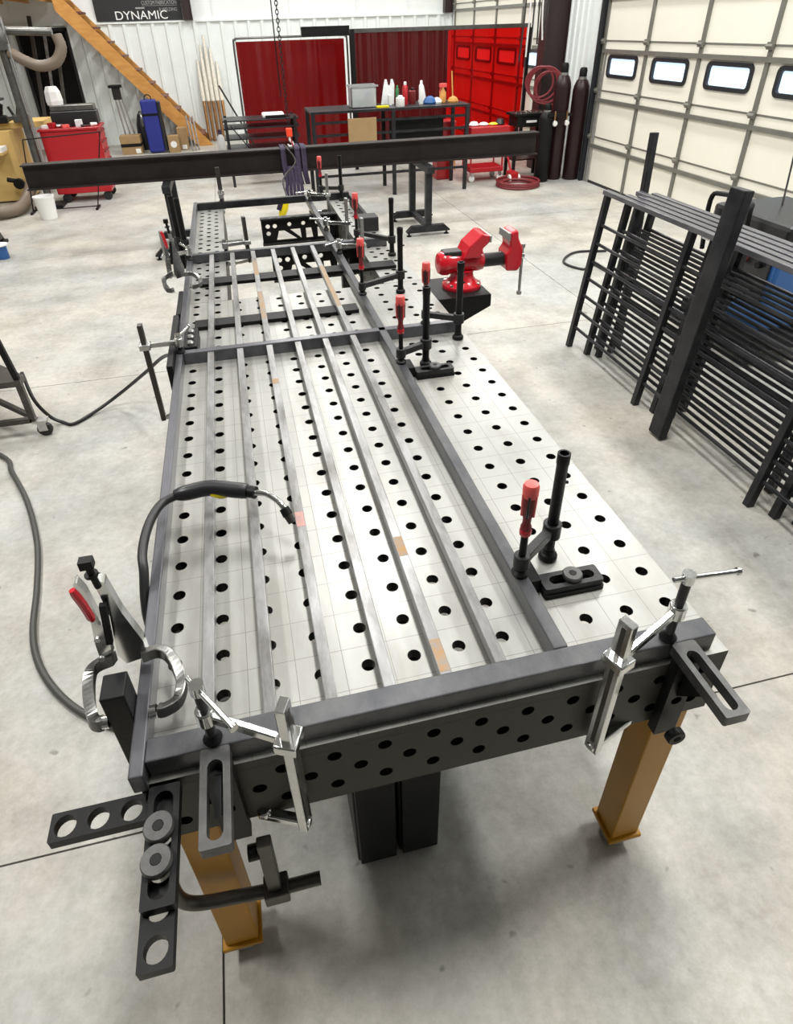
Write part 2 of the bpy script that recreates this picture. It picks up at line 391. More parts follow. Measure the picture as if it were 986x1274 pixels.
struct('ceiling', MB().box(XL, XR, YF, YB, ZC, ZC+.1), 'ceil', None, 0, 'grey lined ceiling with high bay lights', 'ceiling')
for i, (lx, ly, lp) in enumerate(LIGHT_POS):
    t = thing('high_bay_fixture', 'long white high bay light fixture hung under the ceiling', 'light', (lx, ly, LIGHT_Z), 'high bay light fixtures')
    obj('housing', MB().box(lx-.27, lx+.27, ly-.67, ly+.67, LIGHT_Z, LIGHT_Z+.07), 'white', t)
    for d in (-.5, .5): obj('hanger', MB().cyl((lx, ly+d, LIGHT_Z+.07), (lx, ly+d, ZC), .006, n=6), 'satin', t)

def sect_door(name, label, ys_, zs_, win, x=XR):
    """sectional garage door on the right wall: ys_ stile positions, zs_ section joints"""
    t = thing(name, label, 'garage door', (x-.04, (ys_[0]+ys_[-1])/2, 0), kind='structure')
    f = x-.045
    for i in range(len(ys_)-1):
        y0, y1 = min(ys_[i], ys_[i+1]), max(ys_[i], ys_[i+1])
        for j in range(len(zs_)-1):
            z0, z1 = zs_[j], zs_[j+1]
            if j == 2 and win:
                wy0, wy1 = y0+.17, y1-.17; wz0, wz1 = z0+.285, z1-.05
                if (y1-y0) < .9: wy0, wy1 = y0+.1, y1-.1
                Mx = frame_mx((f, 0, 0), (0, -1, 0), (0, 0, 1))
                p = obj('panel', MB().plate([(-y1+.004, z0+.004), (-y0-.004, z0+.004), (-y0-.004, z1-.004), (-y1+.004, z1-.004)], [rrect(-wy1, -wy0, wz0, wz1, .05)], .04, Mx), 'door', t)
                w = sub(obj('window', MB().plate(rrect(-wy1-.012, -wy0+.012, wz0-.012, wz1+.012, .06), [rrect(-wy1+.028, -wy0-.028, wz0+.028, wz1-.028, .03)], .05, frame_mx((f-.02, 0, 0), (0, -1, 0), (0, 0, 1))), 'gasket', t))
                obj('pane', MB().box(f+.012, f+.018, wy0+.01, wy1-.01, wz0+.01, wz1-.01), 'glass', w)
            else:
                obj('panel', MB().box(f, f+.04, y0+.004, y1-.004, z0+.004, z1-.004), 'door', t)
    ya, yb = min(ys_), max(ys_)
    for j in range(1, len(zs_)-1):
        obj('section_rail', MB().box(f-.03, f, ya, yb, zs_[j]-.022, zs_[j]+.022), 'doorrail', t)
    for j in range(1, len(zs_)-1):
        obj('stiffener', MB().box(f-.007, f, ya, yb, zs_[j]+.105, zs_[j]+.122), 'doorrail', t)
    for y in ys_:
        obj('stile', MB().box(f-.022, f, y-.024, y+.024, zs_[0], zs_[-1]), 'doorrail', t)
        for j in range(1, len(zs_)-1):
            obj('hinge', MB().box(f-.045, f-.02, y-.035, y+.035, zs_[j]+.08, zs_[j]+.14).cyl((f-.04, y-.04, zs_[j]+.11), (f-.04, y+.04, zs_[j]+.11), .018, n=8), 'doorrail', t)
    obj('bottom_seal', MB().box(f-.01, f+.04, ya, yb, 0, .03), 'rubber', t)
    return t
sect_door('door_1', 'cream sectional garage door behind the stack of railing panels', [8.1-k*1.01 for k in range(7)], [.03, .49, 1.06, 1.63, 2.2, 2.77, 3.3], True)
sect_door('door_2', 'cream sectional garage door partly behind the red welding curtain', [14.4-k*1.18 for k in range(5)], [.03, .49, 1.06, 1.63, 2.2, 2.77, 3.3], True)
for y in (8.16, 2.0):
    struct('trim_1' if y > 5 else 'trim_2', MB().box(XR-.11, XR, y-.02, y+.05, 0, 3.4).box(XR-.13, XR-.1, y-.03, y-.01, 0, 3.4), 'gasket', None, 0, 'dark vertical door track beside the gas cylinders' if y > 5 else 'dark vertical door track at the far jamb of the near garage door', 'door track')
# steel columns
t = thing('steel_column', 'dark steel building column between the two garage doors', 'column', (5.2, 9.3, 0))
obj('web', MB().box(5.02, 5.38, 9.28, 9.32, 0, ZC), 'brown', t); obj('flange', MB().box(5.0, 5.02, 9.18, 9.42, 0, ZC), 'brown', t); obj('flange', MB().box(5.36, 5.38, 9.18, 9.42, 0, ZC), 'brown', t)
for x, l in ((-.13, 'dark steel column on the back wall beside the black banner'), (5.27, 'dark steel column in the corner of the back wall by the red curtain')):
    t = thing('steel_column', l, 'column', (x, YB-.12, 2.17))
    obj('web', MB().box(x-.08, x+.08, YB-.13, YB-.11, 2.17, ZC), 'brown', t)
    for s in (-1, 1): obj('flange', MB().box(x+s*.08-.008, x+s*.08+.008, YB-.2, YB-.04, 2.17, ZC), 'brown', t)
# dark doorway on the back wall
t = thing('door_3', 'dark open doorway in the back wall beneath the staircase', 'doorway', (-2.95, YB-.06, 0), kind='structure')
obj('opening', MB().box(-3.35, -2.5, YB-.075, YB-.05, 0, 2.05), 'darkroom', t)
for x in (-3.4, -2.5): obj('jamb', MB().box(x, x+.05, YB-.11, YB-.05, 0, 2.1), 'gasket', t)
obj('lintel', MB().box(-3.4, -2.45, YB-.11, YB-.05, 2.05, 2.11), 'gasket', t)

# ================================================================== WELDING TABLE
TZ = .88
X0, X1, Y0, Y1 = 0., 1.2, -.1, 2.3
tb = thing('welding_table', 'long perforated steel welding table on ochre yellow legs', 'table', (.6, 1.1, 0))
HR = .0148
obj('top_plate', MB().plate([(X0, Y0), (X1, Y0), (X1, Y1), (X0, Y1)], [circ(.05+.1*i, -.05+.1*j, HR, 14) for i in range(12) for j in range(24)], .025, Matrix.Translation((0, 0, TZ))), 'plate', tb, bore='black')
def side_holes(n, first):
    h = [circ(first+.1*k, -.05, .0145, 12) for k in range(n)]+[circ(first+.1*k, -.15, .0145, 12) for k in range(n)]
    return h+[circ(first+.05+.1*k, -.1, .0145, 12) for k in range(n-1)]
obj('front_panel', MB().plate([(X0, -.2), (X1, -.2), (X1, -.0255), (X0, -.0255)], side_holes(12, .05), .025, frame_mx((0, Y0, TZ), (1, 0, 0), (0, 0, 1))), 'frontpanel', tb, bore='black')
obj('rear_panel', MB().plate([(-X1, -.2), (-X0, -.2), (-X0, -.0255), (-X1, -.0255)], side_holes(12, -1.15), .025, frame_mx((0, Y1, TZ), (-1, 0, 0), (0, 0, 1))), 'frontpanel', tb, bore='black')
obj('side_panel', MB().plate([(.026-.1, -.2), (2.374-.1, -.2), (2.274, -.0255), (-.074, -.0255)], side_holes(23, -.0), .025, frame_mx((X1, 0, TZ), (0, 1, 0), (0, 0, 1))), 'frontpanel', tb, bore='black')
obj('side_panel', MB().plate([(-2.274, -.2), (.074, -.2), (.074, -.0255), (-2.274, -.0255)], side_holes(23, -2.2), .025, frame_mx((X0, 0, TZ), (0, -1, 0), (0, 0, 1))), 'frontpanel', tb, bore='black')
for y in (.5, 1.1, 1.7): obj('rib', MB().box(.03, 1.17, y-.006, y+.006, TZ-.19, TZ-.03), 'frontpanel', tb)
LEGS = [(.06, -.05), (1.13, -.05), (.06, 1.1), (1.13, 1.1), (.06, 2.24), (1.13, 2.24)]
for lx, ly in LEGS:
    lg = sub(obj('leg', MB().box(lx-.041, lx+.041, ly-.041, ly+.041, .07, TZ-.2), 'yellow', tb, .004))
    obj('foot_flange', MB().box(lx-.05, lx+.05, ly-.05, ly+.05, .055, .07), 'yellow', lg, .003)
    obj('levelling_foot', MB().lathe([(.036, 0), (.038, .012), (.02, .022), (.02, .045), (.012, .046), (.012, .056)], (lx, ly, 0), 16), 'satin', lg)

def ext_beam(x0, label):
    t = thing('extension_beam', label, 'table extension', (x0+.1, 3.3, TZ-.2))
    hs = [circ(x0+dx, 2.35+.1*k, HR, 12) for dx in (.05, .15) for k in range(20)]+[circ(x0+.1, 2.4+.1*k, HR, 12) for k in range(19)]
    obj('top_plate', MB().plate([(x0, 2.302), (x0+.2, 2.302), (x0+.2, 4.3), (x0, 4.3)], hs, .022, Matrix.Translation((0, 0, TZ))), 'plate', t, bore='black')
    hs2 = [circ(2.35+.1*k, dz, .014, 10) for dz in (-.06, -.15) for k in range(20)]
    obj('side_plate', MB().plate([(2.302, -.2), (4.3, -.2), (4.3, -.0225), (2.302, -.0225)], hs2, .02, frame_mx((x0+.2, 0, TZ), (0, 1, 0), (0, 0, 1))), 'frontpanel', t)
    obj('side_plate', MB().plate([(2.302, -.2), (4.3, -.2), (4.3, -.0225), (2.302, -.0225)], hs2, .02, frame_mx((x0+.02, 0, TZ), (0, 1, 0), (0, 0, 1))), 'frontpanel', t)
    obj('end_plate', MB().box(x0, x0+.2, 4.3, 4.32, TZ-.2, TZ), 'frontpanel', t)
    for lx in (x0+.1,):
        lg = sub(obj('leg', MB().box(lx-.04, lx+.04, 4.16, 4.24, .05, TZ-.2), 'black', t, .003))
        obj('foot', MB().lathe([(.045, 0), (.045, .012), (.016, .02), (.016, .05)], (lx, 4.2, 0), 14), 'satin', lg)
    return t
ext_beam(0., 'narrow perforated extension beam under the frame by the locking pliers')
ext_beam(1.0, 'narrow perforated extension beam beside the red bench vise')
# black storage column under the table
t = thing('storage_cabinet', 'black double column cabinet standing under the welding table', 'cabinet', (.5, .2, 0))
for x0, x1 in ((.385, .500), (.506, .622)):
    obj('body', MB().box(x0, x1, .05, .5, 0, .64), 'black', t, .004)
    p = sub(obj('door', MB().box(x0+.006, x1-.006, .03, .05, .02, .62), 'black', t, .003))
    obj('handle', MB().cyl((x1-.02, .022, .45), (x1-.02, .022, .55), .005, n=8), 'black', p)

# ================================================================== THE WORKPIECE: a welded railing frame
FR = thing('railing_workpiece', 'half welded steel railing frame with six pickets clamped on the table', 'railing frame', (.42, 2.1, TZ))
ft = TZ+.05
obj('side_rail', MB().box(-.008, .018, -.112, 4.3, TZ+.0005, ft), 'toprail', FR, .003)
obj('side_rail', MB().box(.822, .854, -.041, 4.275, TZ+.0005, ft), 'wtube', FR, .003)
obj('end_rail', MB().box(.0185, 1.165, -.088, -.0415, TZ+.0005, ft), 'wtube', FR, .003)
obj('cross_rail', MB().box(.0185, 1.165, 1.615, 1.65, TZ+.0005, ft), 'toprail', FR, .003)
obj('cross_rail', MB().box(.0185, 1.165, 2.945, 2.98, TZ+.0005, ft), 'wtube', FR, .003)
obj('end_rail', MB().box(.0185, .8215, 4.235, 4.275, TZ+.0005, ft), 'tube', FR, .003)
PX_ = [.127, .243, .361, .477, .592, .708]
stain = {2: [(2.45, 2.72), (1.9, 2.3)], 4: [(-.02, .06), (.30, .38)], 5: [(1.95, 2.6)], 3: [], 0: []}
for k, x in enumerate(PX_):
    for a, b in ((-.041, 1.6145), (1.6505, 2.9445)):
        obj('picket', MB().box(x-.0125, x+.0125, a, b, TZ+.02, TZ+.046), 'picket', FR, .002)
for k, y0, y1, m_ in ((4, -.035, .045, 'rust'), (4, .30, .37, 'rust'), (2, 2.5, 2.75, 'rust'), (2, 1.9, 2.25, 'rust'), (5, 1.95, 2.55, 'rust'), (2, .47, .53, 'heat'), (2, 1.27, 1.31, 'rust')):
    x = PX_[k]; obj('heat_stain', MB().box(x-.011, x+.011, y0, y1, TZ+.0458, TZ+.0464), m_, FR)
# flat black bars under the frame
for x0, x1, y0, y1, l in ((.05, .80, 1.95, 2.035, 'flat black steel bar lying across the table under the pickets'), (.06, 1.12, 2.52, 2.62, 'flat black steel bar bridging the two extension beams')):
    tag(obj('flat_bar', MB().box(x0, x1, y0, y1, TZ, TZ+.018), 'black', None, .002), l, 'steel bar')

# ================================================================== CLAMPS
def f_clamp(label, pos, yaw, L, reach, hs, pad, mat_bar='chrome', mat_arm='chrome', handle_yaw=0., tilt=0., lower=None, arm_rise=.03, up=.09, group=None):
    """bar stands on pos and runs up z; jaws point along local +x; hs = sliding arm height, pad = pad height"""
    t = thing('f_clamp', label, 'clamp', (0, 0, 0), group)
    b = sub(obj('bar', MB().box(-.009, .009, -.016, .016, -.004, L), mat_bar, t, .002))
    obj('bar_groove', MB().box(-.0095, .0095, -.005, .005, .03, L-.012), 'bar', b)
    lo = lower or reach
    fj = MB().beam((-.012, 0, .008), (lo+.012, 0, .004), .02, .018, (0, 1, 0)).cyl((lo, 0, .004), (lo, 0, .022), .014, n=12)
    obj('fixed_jaw', fj, mat_arm, t, .003)
    aj = MB().box(-.020, .022, -.024, .024, hs-.012, hs+.012)
    aj.beam((.02, 0, hs), (reach, 0, hs+arm_rise), .014, .020, (0, 1, 0)).cyl((reach, 0, hs+arm_rise-.018), (reach, 0, hs+arm_rise+.018), .017, n=14)
    obj('sliding_arm', aj, mat_arm, t, .003)
    top = hs+arm_rise+up
    sp = sub(obj('spindle', MB().cyl((reach, 0, pad+.006), (reach, 0, top), .0095, n=12), 'blackgrey', t))
    obj('swivel_pad', MB().lathe([(.016, 0), (.018, .006), (.012, .014), (.01, .02)], (reach, 0, pad), 14), 'black', sp)
    c, s_ = math.cos(handle_yaw), math.sin(handle_yaw)
    obj('handle', MB().cyl((reach-c*.03, -s_*.03, top-.008), (reach+c*.10, s_*.10, top-.008), .0055, n=10).cyl((reach+c*.10, s_*.10, top-.008), (reach+c*.106, s_*.106, top-.008), .008, n=10).cyl((reach, 0, top-.018), (reach, 0, top+.004), .013, n=10), 'chrome', sp)
    t.location = pos; t.rotation_euler = (0, tilt, yaw)
    return t
# two on the front edge
f_clamp('chrome F clamp on the table front edge by the slotted arm near the locking pliers', (.275, -.135, .68), math.atan2(.062, -.137), .40, .150, .295, .2505, handle_yaw=PI-.55, arm_rise=.03, up=.085, lower=.085)
f_clamp('chrome F clamp on the table front edge by the bracket at the free rail end', (.905, -.128, .68), math.atan2(.055, .155), .41, .164, .30, .2505, handle_yaw=-.42, arm_rise=.035, up=.10)
f_clamp('dark bar F clamp hooked on the table side edge by the cross rail', (-.118, 1.63, .64), 0, .425, .13, .335, .2905, 'bar', 'satin', 1.2, arm_rise=0, up=.03)
f_clamp('satin F clamp gripping the side rail just before the second cross rail', (.972, 2.72, .845), PI, .27, .135, .12, .0855, 'satin', 'chrome', .6, arm_rise=.012, up=.03)
f_clamp('satin F clamp gripping the side rail just past the second cross rail', (.972, 3.22, .845), PI, .27, .135, .12, .0855, 'satin', 'chrome', -.5, arm_rise=.012, up=.03)
f_clamp('satin F clamp gripping the side rail at the far end rail corner', (.972, 4.05, .845), PI, .27, .135, .12, .0855, 'satin', 'chrome', .3, arm_rise=.012, up=.03)
f_clamp('satin F clamp standing on the second cross rail inside the frame', (.335, 3.01, .845), PI+.25, .26, .13, .115, .0355, 'bar', 'satin', 2.9, arm_rise=.0, up=.03)
f_clamp('chrome F clamp gripping the picketed frame corner by the clamp posts', (-.115, 2.86, .845), 0, .26, .125, .12, .0855, 'satin', 'chrome', 2.0, arm_rise=.012, up=.03)
f_clamp('satin F clamp hooked behind the far end rail of the frame', (.20, 4.40, .845), -PI/2, .30, .145, .125, .0855, 'bar', 'satin', .2, arm_rise=.0, up=.04)

def screw_clamp(label, post, pad_xy, pz, H=.32):
    t = thing('screw_clamp', label, 'clamp', (post[0], post[1], TZ), 'red handled screw clamps in the table holes')
    x, y = post; px, py = pad_xy; d = V((px-x, py-y, 0)); r = d.length; d.normalize()
    p = sub(obj('post', MB().lathe([(.0135, -.02), (.0135, H-.03), (.0150, H-.028), (.0150, H), (.0105, H), (.0105, H-.04)], (x, y, TZ), 16), 'black', t))
    obj('stop_pin', MB().cyl((x+.014, y, TZ+H-.085), (x+.021, y, TZ+H-.085), .004, n=8), 'black', p)
    obj('base_collar', MB().lathe([(.022, 0), (.0235, .003), (.0235, .012), (.0215, .016), (.0155, .02), (.0155, .03)], (x, y, TZ), 18), 'black', t)
    za = TZ+.085; zb = pz+.03
    a = MB().cyl((x, y, za-.012), (x, y, za+.03), .0225, n=16).beam((x+d.x*.012, y+d.y*.012, za+.008), (px-d.x*.01, py-d.y*.01, zb+.012), .022, .024, (-d.y, d.x, 0)).cyl((px, py, zb-.006), (px, py, zb+.03), .0185, n=16)
    obj('arm', a, 'blackgrey', t, .002)
    s_ = sub(obj('spindle', MB().cyl((px, py, pz+.01), (px, py, TZ+.19), .0085, n=12), 'black', t))
    obj('pressure_pad', MB().lathe([(.019, 0), (.0205, .003), (.0205, .008), (.013, .014), (.013, .026)], (px, py, pz), 16), 'black', s_)
    h = sub(obj('handle', MB().lathe([(.010, .175), (.0125, .18), (.0125, .197), (.0095, .206), (.0095, .22), (.0135, .236), (.0165, .262), (.0165, .295), (.0150, .299)], (px, py, TZ), 12), 'grip', t))
    obj('handle_cap', MB().lathe([(.0172, .283), (.0175, .309), (.015, .315), (.009, .316)], (px, py, TZ), 12), 'pinkred', h)
    obj('handle_ferrule', MB().lathe([(.0115, .172), (.0135, .175), (.0135, .188), (.0118, .191)], (px, py, TZ), 12), 'red', h)
    for k in range(6):
        a_ = k*PI/3; obj('grip_rib', MB().cyl((px+.0142*math.cos(a_), py+.0142*math.sin(a_), TZ+.232), (px+.0158*math.cos(a_), py+.0158*math.sin(a_), TZ+.29), .0032, n=6), 'pinkred' if k % 2 else 'blackpl', h)
    return t
screw_clamp('red handled screw clamp pressing the side rail beside the nearer slotted stop block', (.95, .25), (.838, .172), ft)
screw_clamp('red handled screw clamp pressing the side rail by the farther slotted stop block', (.95, 1.35), (.838, 1.30), ft)
screw_clamp('red handled screw clamp pressing the cross rail end in front of the vise', (1.15, 1.55), (1.03, 1.632), ft, .33)
screw_clamp('red handled screw clamp pressing the side rail halfway between the two cross rails', (1.05, 2.15), (.838, 2.05), ft)
screw_clamp('red handled screw clamp pressing the second cross rail end on the extension beam', (1.15, 2.75), (.985, 2.962), ft)
screw_clamp('red handled screw clamp pressing the far end rail of the frame', (1.1, 4.2), (.955, 4.255), ft)
obj('end_rail', MB().box(.855, 1.165, 4.235, 4.275, TZ+.0005, ft), 'tube', FR, .003)

# ---- slotted stop blocks beside the rail
def stop_block(label, y):
    t = thing('stop_block', label, 'stop block', (.94, y, TZ), 'slotted stop blocks on the table')
    obj('fence', MB().box(.8555, .884, y, y+.078, TZ, TZ+.042), 'black', t, .003)
    obj('slotted_arm', MB().plate(rrect(.885, 1.032, y-.022, y+.028, .006, 2), [slot(.918, 1.005, y+.003, .0125)], .018, Matrix.Translation((0, 0, TZ+.030))), 'blackgrey', t, .0015)
    obj('base_arm', MB().plate(rrect(.885, 1.034, y-.026, y+.03, .006, 2), [slot(.918, 1.005, y+.003, .015)], .011, Matrix.Translation((0, 0, TZ+.0115))), 'black', t, .0015)
    bo = sub(obj('bolt', MB().lathe([(.0115, -.02), (.0115, .031), (.0225, .0315), (.0235, .034), (.0235, .040), (.021, .043), (.0088, .043), (.0088, .038)], (.962, y+.003, TZ), 20), 'worn', t))
    obj('hex_socket', MB().cyl((.962, y+.003, TZ+.0425), (.962, y+.003, TZ+.0436), .0085, n=6, smooth=False), 'black', bo)
stop_block('black slotted stop block against the rail under the lone screw clamp', .147)
stop_block('black slotted stop block against the rail near the cross rail', 1.262)

# ---- slotted angle brackets on the front edge
def front_angle(label, x, bolt):
    t = thing('angle_bracket', label, 'bracket', (x, -.17, .70))
    obj('slotted_arm', MB().plate(rrect(x-.026, x+.026, -.258, -.0885, .004, 2), [[(p[1], p[0]) for p in slot(-.233, -.125, x, .0135)]], .026, Matrix.Translation((0, 0, ft))), 'worn', t, .002)
    obj('upright_leg', MB().plate([(x-.026, .66), (x+.026, .66), (x+.026, ft-.0265), (x-.026, ft-.0265)], [circ(x, z_, .013, 12) for z_ in (.78, .84)], .024, frame_mx((0, -.125, 0), (1, 0, 0), (0, 0, 1))), 'black', t, .002)
    obj('gusset', MB().plate([(-.126, ft-.027), (-.20, ft-.027), (-.126, .80)], [], .012, frame_mx((x+.006, 0, 0), (0, 1, 0), (0, 0, 1))), 'black', t)
    if bolt:
        bo = sub(obj('bolt', MB().lathe([(.021, 0), (.021, -.014), (.019, -.017), (.009, -.017), (.009, -.012)], (x-.004, -.149, .70), 18, 'y'), 'black', t))
        obj('hex_socket', MB().cyl((x-.004, -.1655, .70), (x-.004, -.1668, .70), .0085, n=6, smooth=False), 'darkroom', bo)
    return t
front_angle('grey slotted angle bracket on the table front above the leg with the bar clamp', .141, False)
front_angle('grey slotted angle bracket bolted on the table front at the free rail end', 1.085, True)

# ---- L square and slotted plate at the table corner
zL = .858
t = thing('corner_square', 'flat black steel square with round holes sticking out from the table corner', 'square', (.03, -.13, zL-.02))
obj('cross_arm', MB().plate(rrect(-.153, .066, -.150, -.1005, .003, 2), [circ(-.127, -.126, .0185, 18), circ(-.072, -.126, .0185, 18), circ(-.016, -.126, .0185, 18)], .02, Matrix.Translation((0, 0, zL))), 'black', t, .0015)
obj('long_arm', MB().plate(rrect(.014, .067, -.372, -.1505, .003, 2), [circ(.041, -.345, .0185, 18), circ(.041, -.291, .0185, 18), circ(.041, -.237, .0185, 18), circ(.041, -.183, .0185, 18)], .02, Matrix.Translation((0, 0, zL))), 'black', t, .0015)
t = thing('slotted_plate', 'black slotted plate with two round bolt heads on the corner square', 'plate', (.045, -.2, zL))
obj('plate', MB().plate(rrect(.017, .071, -.300, -.106, .003, 2), [[(p[1], p[0]) for p in slot(-.272, -.134, .044, .0165)]], .021, Matrix.Translation((0, 0, zL+.0215))), 'black', t, .0015)
for y in (-.183, -.236):
    bo = sub(obj('bolt', MB().lathe([(.014, 0), (.014, .0215), (.0245, .022), (.0255, .025), (.0255, .034), (.0235, .037), (.0095, .037), (.0095, .030)], (.041, y, zL), 22), 'worn', t))
    obj('hex_socket', MB().cyl((.041, y, zL+.0362), (.041, y, zL+.0374), .0095, n=6, smooth=False), 'black', bo)

# ---- bar clamp hanging at the near leg
t = thing('bar_clamp', 'oily dark bar clamp hung around the yellow leg under the table corner', 'clamp', (.12, -.125, .43))
yb = -.128
obj('bent_bar', MB().tube(bez([(.283, yb, .405), (.19, yb, .408), (.08, yb, .425), (.025, yb, .437), (-.002, yb, .46), (-.012, yb, .50), (-.012, yb, .57), (-.010, yb, .66)], 6), .0145, 10), 'bar', t)
obj('sliding_arm', MB().beam((.182, yb-.002, .375), (.186, yb-.002, .64), .03, .022, (1, 0, 0)).box(.158, .212, yb-.024, yb+.024, .388, .43), 'bar', t, .003)
obj('pad', MB().cyl((.150, yb, .60), (.172, yb, .60), .016, n=12), 'black', t)

# ---- locking C clamp pliers
def locking_pliers(label, loc, rz=0., sc=1.):
    t = thing('locking_pliers', label, 'pliers', (0, 0, 0), 'chrome locking C clamp pliers')
    P = lambda x, y, z: V((x, y, z))
    jm = 'forged'
    j1 = bez([P(.004, .106, .040), P(.036, .112, .038), P(.060, .094, .034), P(.080, .045, .022), P(.074, .008, .012), P(.050, -.002, .006), P(.036, .000, .005)], 5)
    obj('inner_jaw', MB().ribbon(j1, .022, .020, (0, .35, 1)), jm, t, .004)
    j2 = bez([P(-.045, .106, .050), P(-.080, .108, .036), P(-.095, .092, .028), P(-.094, .050, .014), P(-.084, .012, .004), P(-.074, .002, .000), P(-.064, .002, .000)], 5)
    obj('outer_jaw', MB().ribbon(j2, .022, .020, (0, .35, 1)), jm, t, .004)
    for c in ((.027, .000, .005), (-.060, .002, .000)): obj('swivel_pad', MB().cyl((c[0]-.006, c[1], c[2]), (c[0]+.006, c[1], c[2]), .013, n=12), 'chrome', t)
    body = MB().plate([(-.030, .245), (-.024, .256), (-.013, .247), (-.004, .165), (.015, .075), (.014, .030), (-.030, .020), (-.040, .050), (-.034, .10), (-.026, .16)], [], .022, frame_mx((0, .112, 0), (1, 0, 0), (0, 0, 1)))
    b = sub(obj('upper_handle', body, 'chrome', t, .005))
    obj('adjusting_screw', MB().cyl((-.021, .102, .25), (-.025, .102, .302), .0062, n=10).cyl((-.024, .102, .280), (-.0245, .102, .285), .012, n=12).box(-.037, -.014, .094, .112, .300, .318), 'black', b)
    obj('lever', MB().beam((-.040, .102, .10), (-.026, .102, .205), .012, .010, (1, 0, 0)), 'black', b)
    low = MB().plate([(-.072, .052), (-.048, .050), (-.044, .10), (-.045, .155), (-.050, .235), (-.058, .262), (-.064, .258), (-.060, .20), (-.062, .15), (-.070, .095)], [], .020, frame_mx((0, .110, 0), (1, 0, 0), (0, 0, 1)))
    l = sub(obj('lower_handle', low, 'chrome', t, .004))
    obj('red_release', MB().tube(bez([(-.046, .086, .185), (-.050, .086, .225), (-.058, .086, .268)], 4), [.005]+[.008]*7+[.006], 8), 'red', l)
    for c in ((-.060, .075), (-.053, .13)): obj('rivet', MB().cyl((c[0], .086, c[1]), (c[0], .092, c[1]), .006, n=10), 'satin', l)
    t.location = loc; t.rotation_euler = (0, 0, rz); t.scale = (sc, sc, sc)
    return t
locking_pliers('chrome locking clamp pliers with a red lever gripping the rail and a black block', (0, .012, .925))
locking_pliers('chrome locking clamp pliers on the rail farther along by the extension beam', (.0, 2.40, .925), .1)
tag(obj('spacer_block', MB().box(-.053, -.0085, .006, .062, .78, 1.0), 'black', None, .003), 'tall black spacer block clamped against the rail by the locking pliers', 'block')
# stops along the outer side of the frame
t = thing('stop_plate', 'black stop plates bolted upright to the table side by the cross rail', 'stop plate', (-.03, 1.8, TZ))
obj('plate', MB().box(-.032, -.009, 1.46, 1.98, TZ-.12, TZ+.075), 'black', t, .003)
obj('arm', MB().box(.019, .075, 1.66, 1.86, TZ, TZ+.055), 'black', t, .004)
for y in (1.69, 1.75, 1.81): obj('bolt', MB().lathe([(.013, 0), (.014, .008), (.010, .014)], (.047, y, TZ+.055), 12), 'satin', t)
tag(obj('stop_bar', MB().box(-.03, -.009, 2.05, 2.36, TZ-.05, TZ+.05), 'black', None, .003), 'slim black stop bar along the rail just beyond the stop plates', 'stop bar')
for i, (dx, l) in enumerate(((-.075, 'black clamp post on the beam side, the one nearer the beam stand'), (-.035, 'black clamp post on the beam side, the one nearer the frame rail'))):
    y = 3.34-.08*i
    t = thing('clamp_post', l, 'clamp post', (dx, y, TZ-.14))
    obj('tube', MB().lathe([(.016, -.14), (.016, .30), (.011, .30), (.011, .25)], (dx, y, TZ), 14), 'black', t); obj('collar', MB().lathe([(.024, 0), (.024, .04)], (dx, y, TZ+.02), 14), 'blackgrey', t)
    obj('bracket', MB().box(dx-.02, -.0005, y-.018, y+.018, TZ-.13, TZ-.06), 'black', t, .003)
# ---- gusseted clamping squares bridging the gap
def clamp_square(label, y, x0):
    t = thing('clamping_square', label, 'clamping square', (.75, y, TZ-.18))
    x1 = .985; w = x1-x0; zt = TZ-.012
    web = [circ(x0+.045, zt-.05, .016, 12), circ(x0+.095, zt-.05, .016, 12), circ(x0+.045, zt-.10, .016, 12)]
    web += [circ(x0+.20, zt-.045, .015, 12), circ(x0+.30, zt-.045, .015, 12), circ(x0+.40, zt-.045, .015, 12)]
    web += [[(x0+.12, zt-.085), (x0+.16, zt-.085), (x0+.25, zt-.15), (x0+.10, zt-.15)], [(x0+.20, zt-.08), (x0+.275, zt-.08), (x0+.28, zt-.15)], [(x0+.315, zt-.08), (x0+.355, zt-.08), (x0+.365, zt-.15), (x0+.315, zt-.15)], [(x0+.40, zt-.08), (x0+w-.04, zt-.08), (x0+w-.04, zt-.15), (x0+.40, zt-.15)]]
    obj('web', MB().plate([(x0, zt-.165), (x1, zt-.165), (x1, zt), (x0, zt)], web, .014, frame_mx((0, y, 0), (1, 0, 0), (0, 0, 1))), 'black', t)
    for z_ in (zt+.0005+.011, zt-.166):
        obj('flange', MB().plate(rrect(x0-.004, x1, y-.03, y+.03, .003, 2), [slot(x0+.02+.066*k, x0+.05+.066*k, y-.014, .006, 4) for k in range(int((w-.05)/.066))], .011, Matrix.Translation((0, 0, z_))), 'blackgrey', t)
    obj('end_cheek', MB().box(x1, x1+.014, y-.04, y+.04, zt-.17, zt+.01), 'black', t)
clamp_square('black gusseted clamping square below the yellow hoist hook', 3.86, .455)
clamp_square('black gusseted clamping square beneath the second cross rail', 3.06, .47)

tag(obj('angle_iron', MB().plate([(0, 0), (.07, 0), (.07, .008), (.008, .008), (.008, .07), (0, .07)], [], .62, frame_mx((1.13, 3.42, TZ+.001), (1, 0, 0), (0, 0, 1))), 'black', None, .001), 'short black angle iron lying on the extension beam beside the stand', 'angle iron')
tag(obj('fixture_block', MB().box(1.06, 1.19, 3.28, 3.40, TZ, TZ+.09), 'blackgrey', None, .006), 'dark square fixture block standing on the extension beam', 'fixture block')

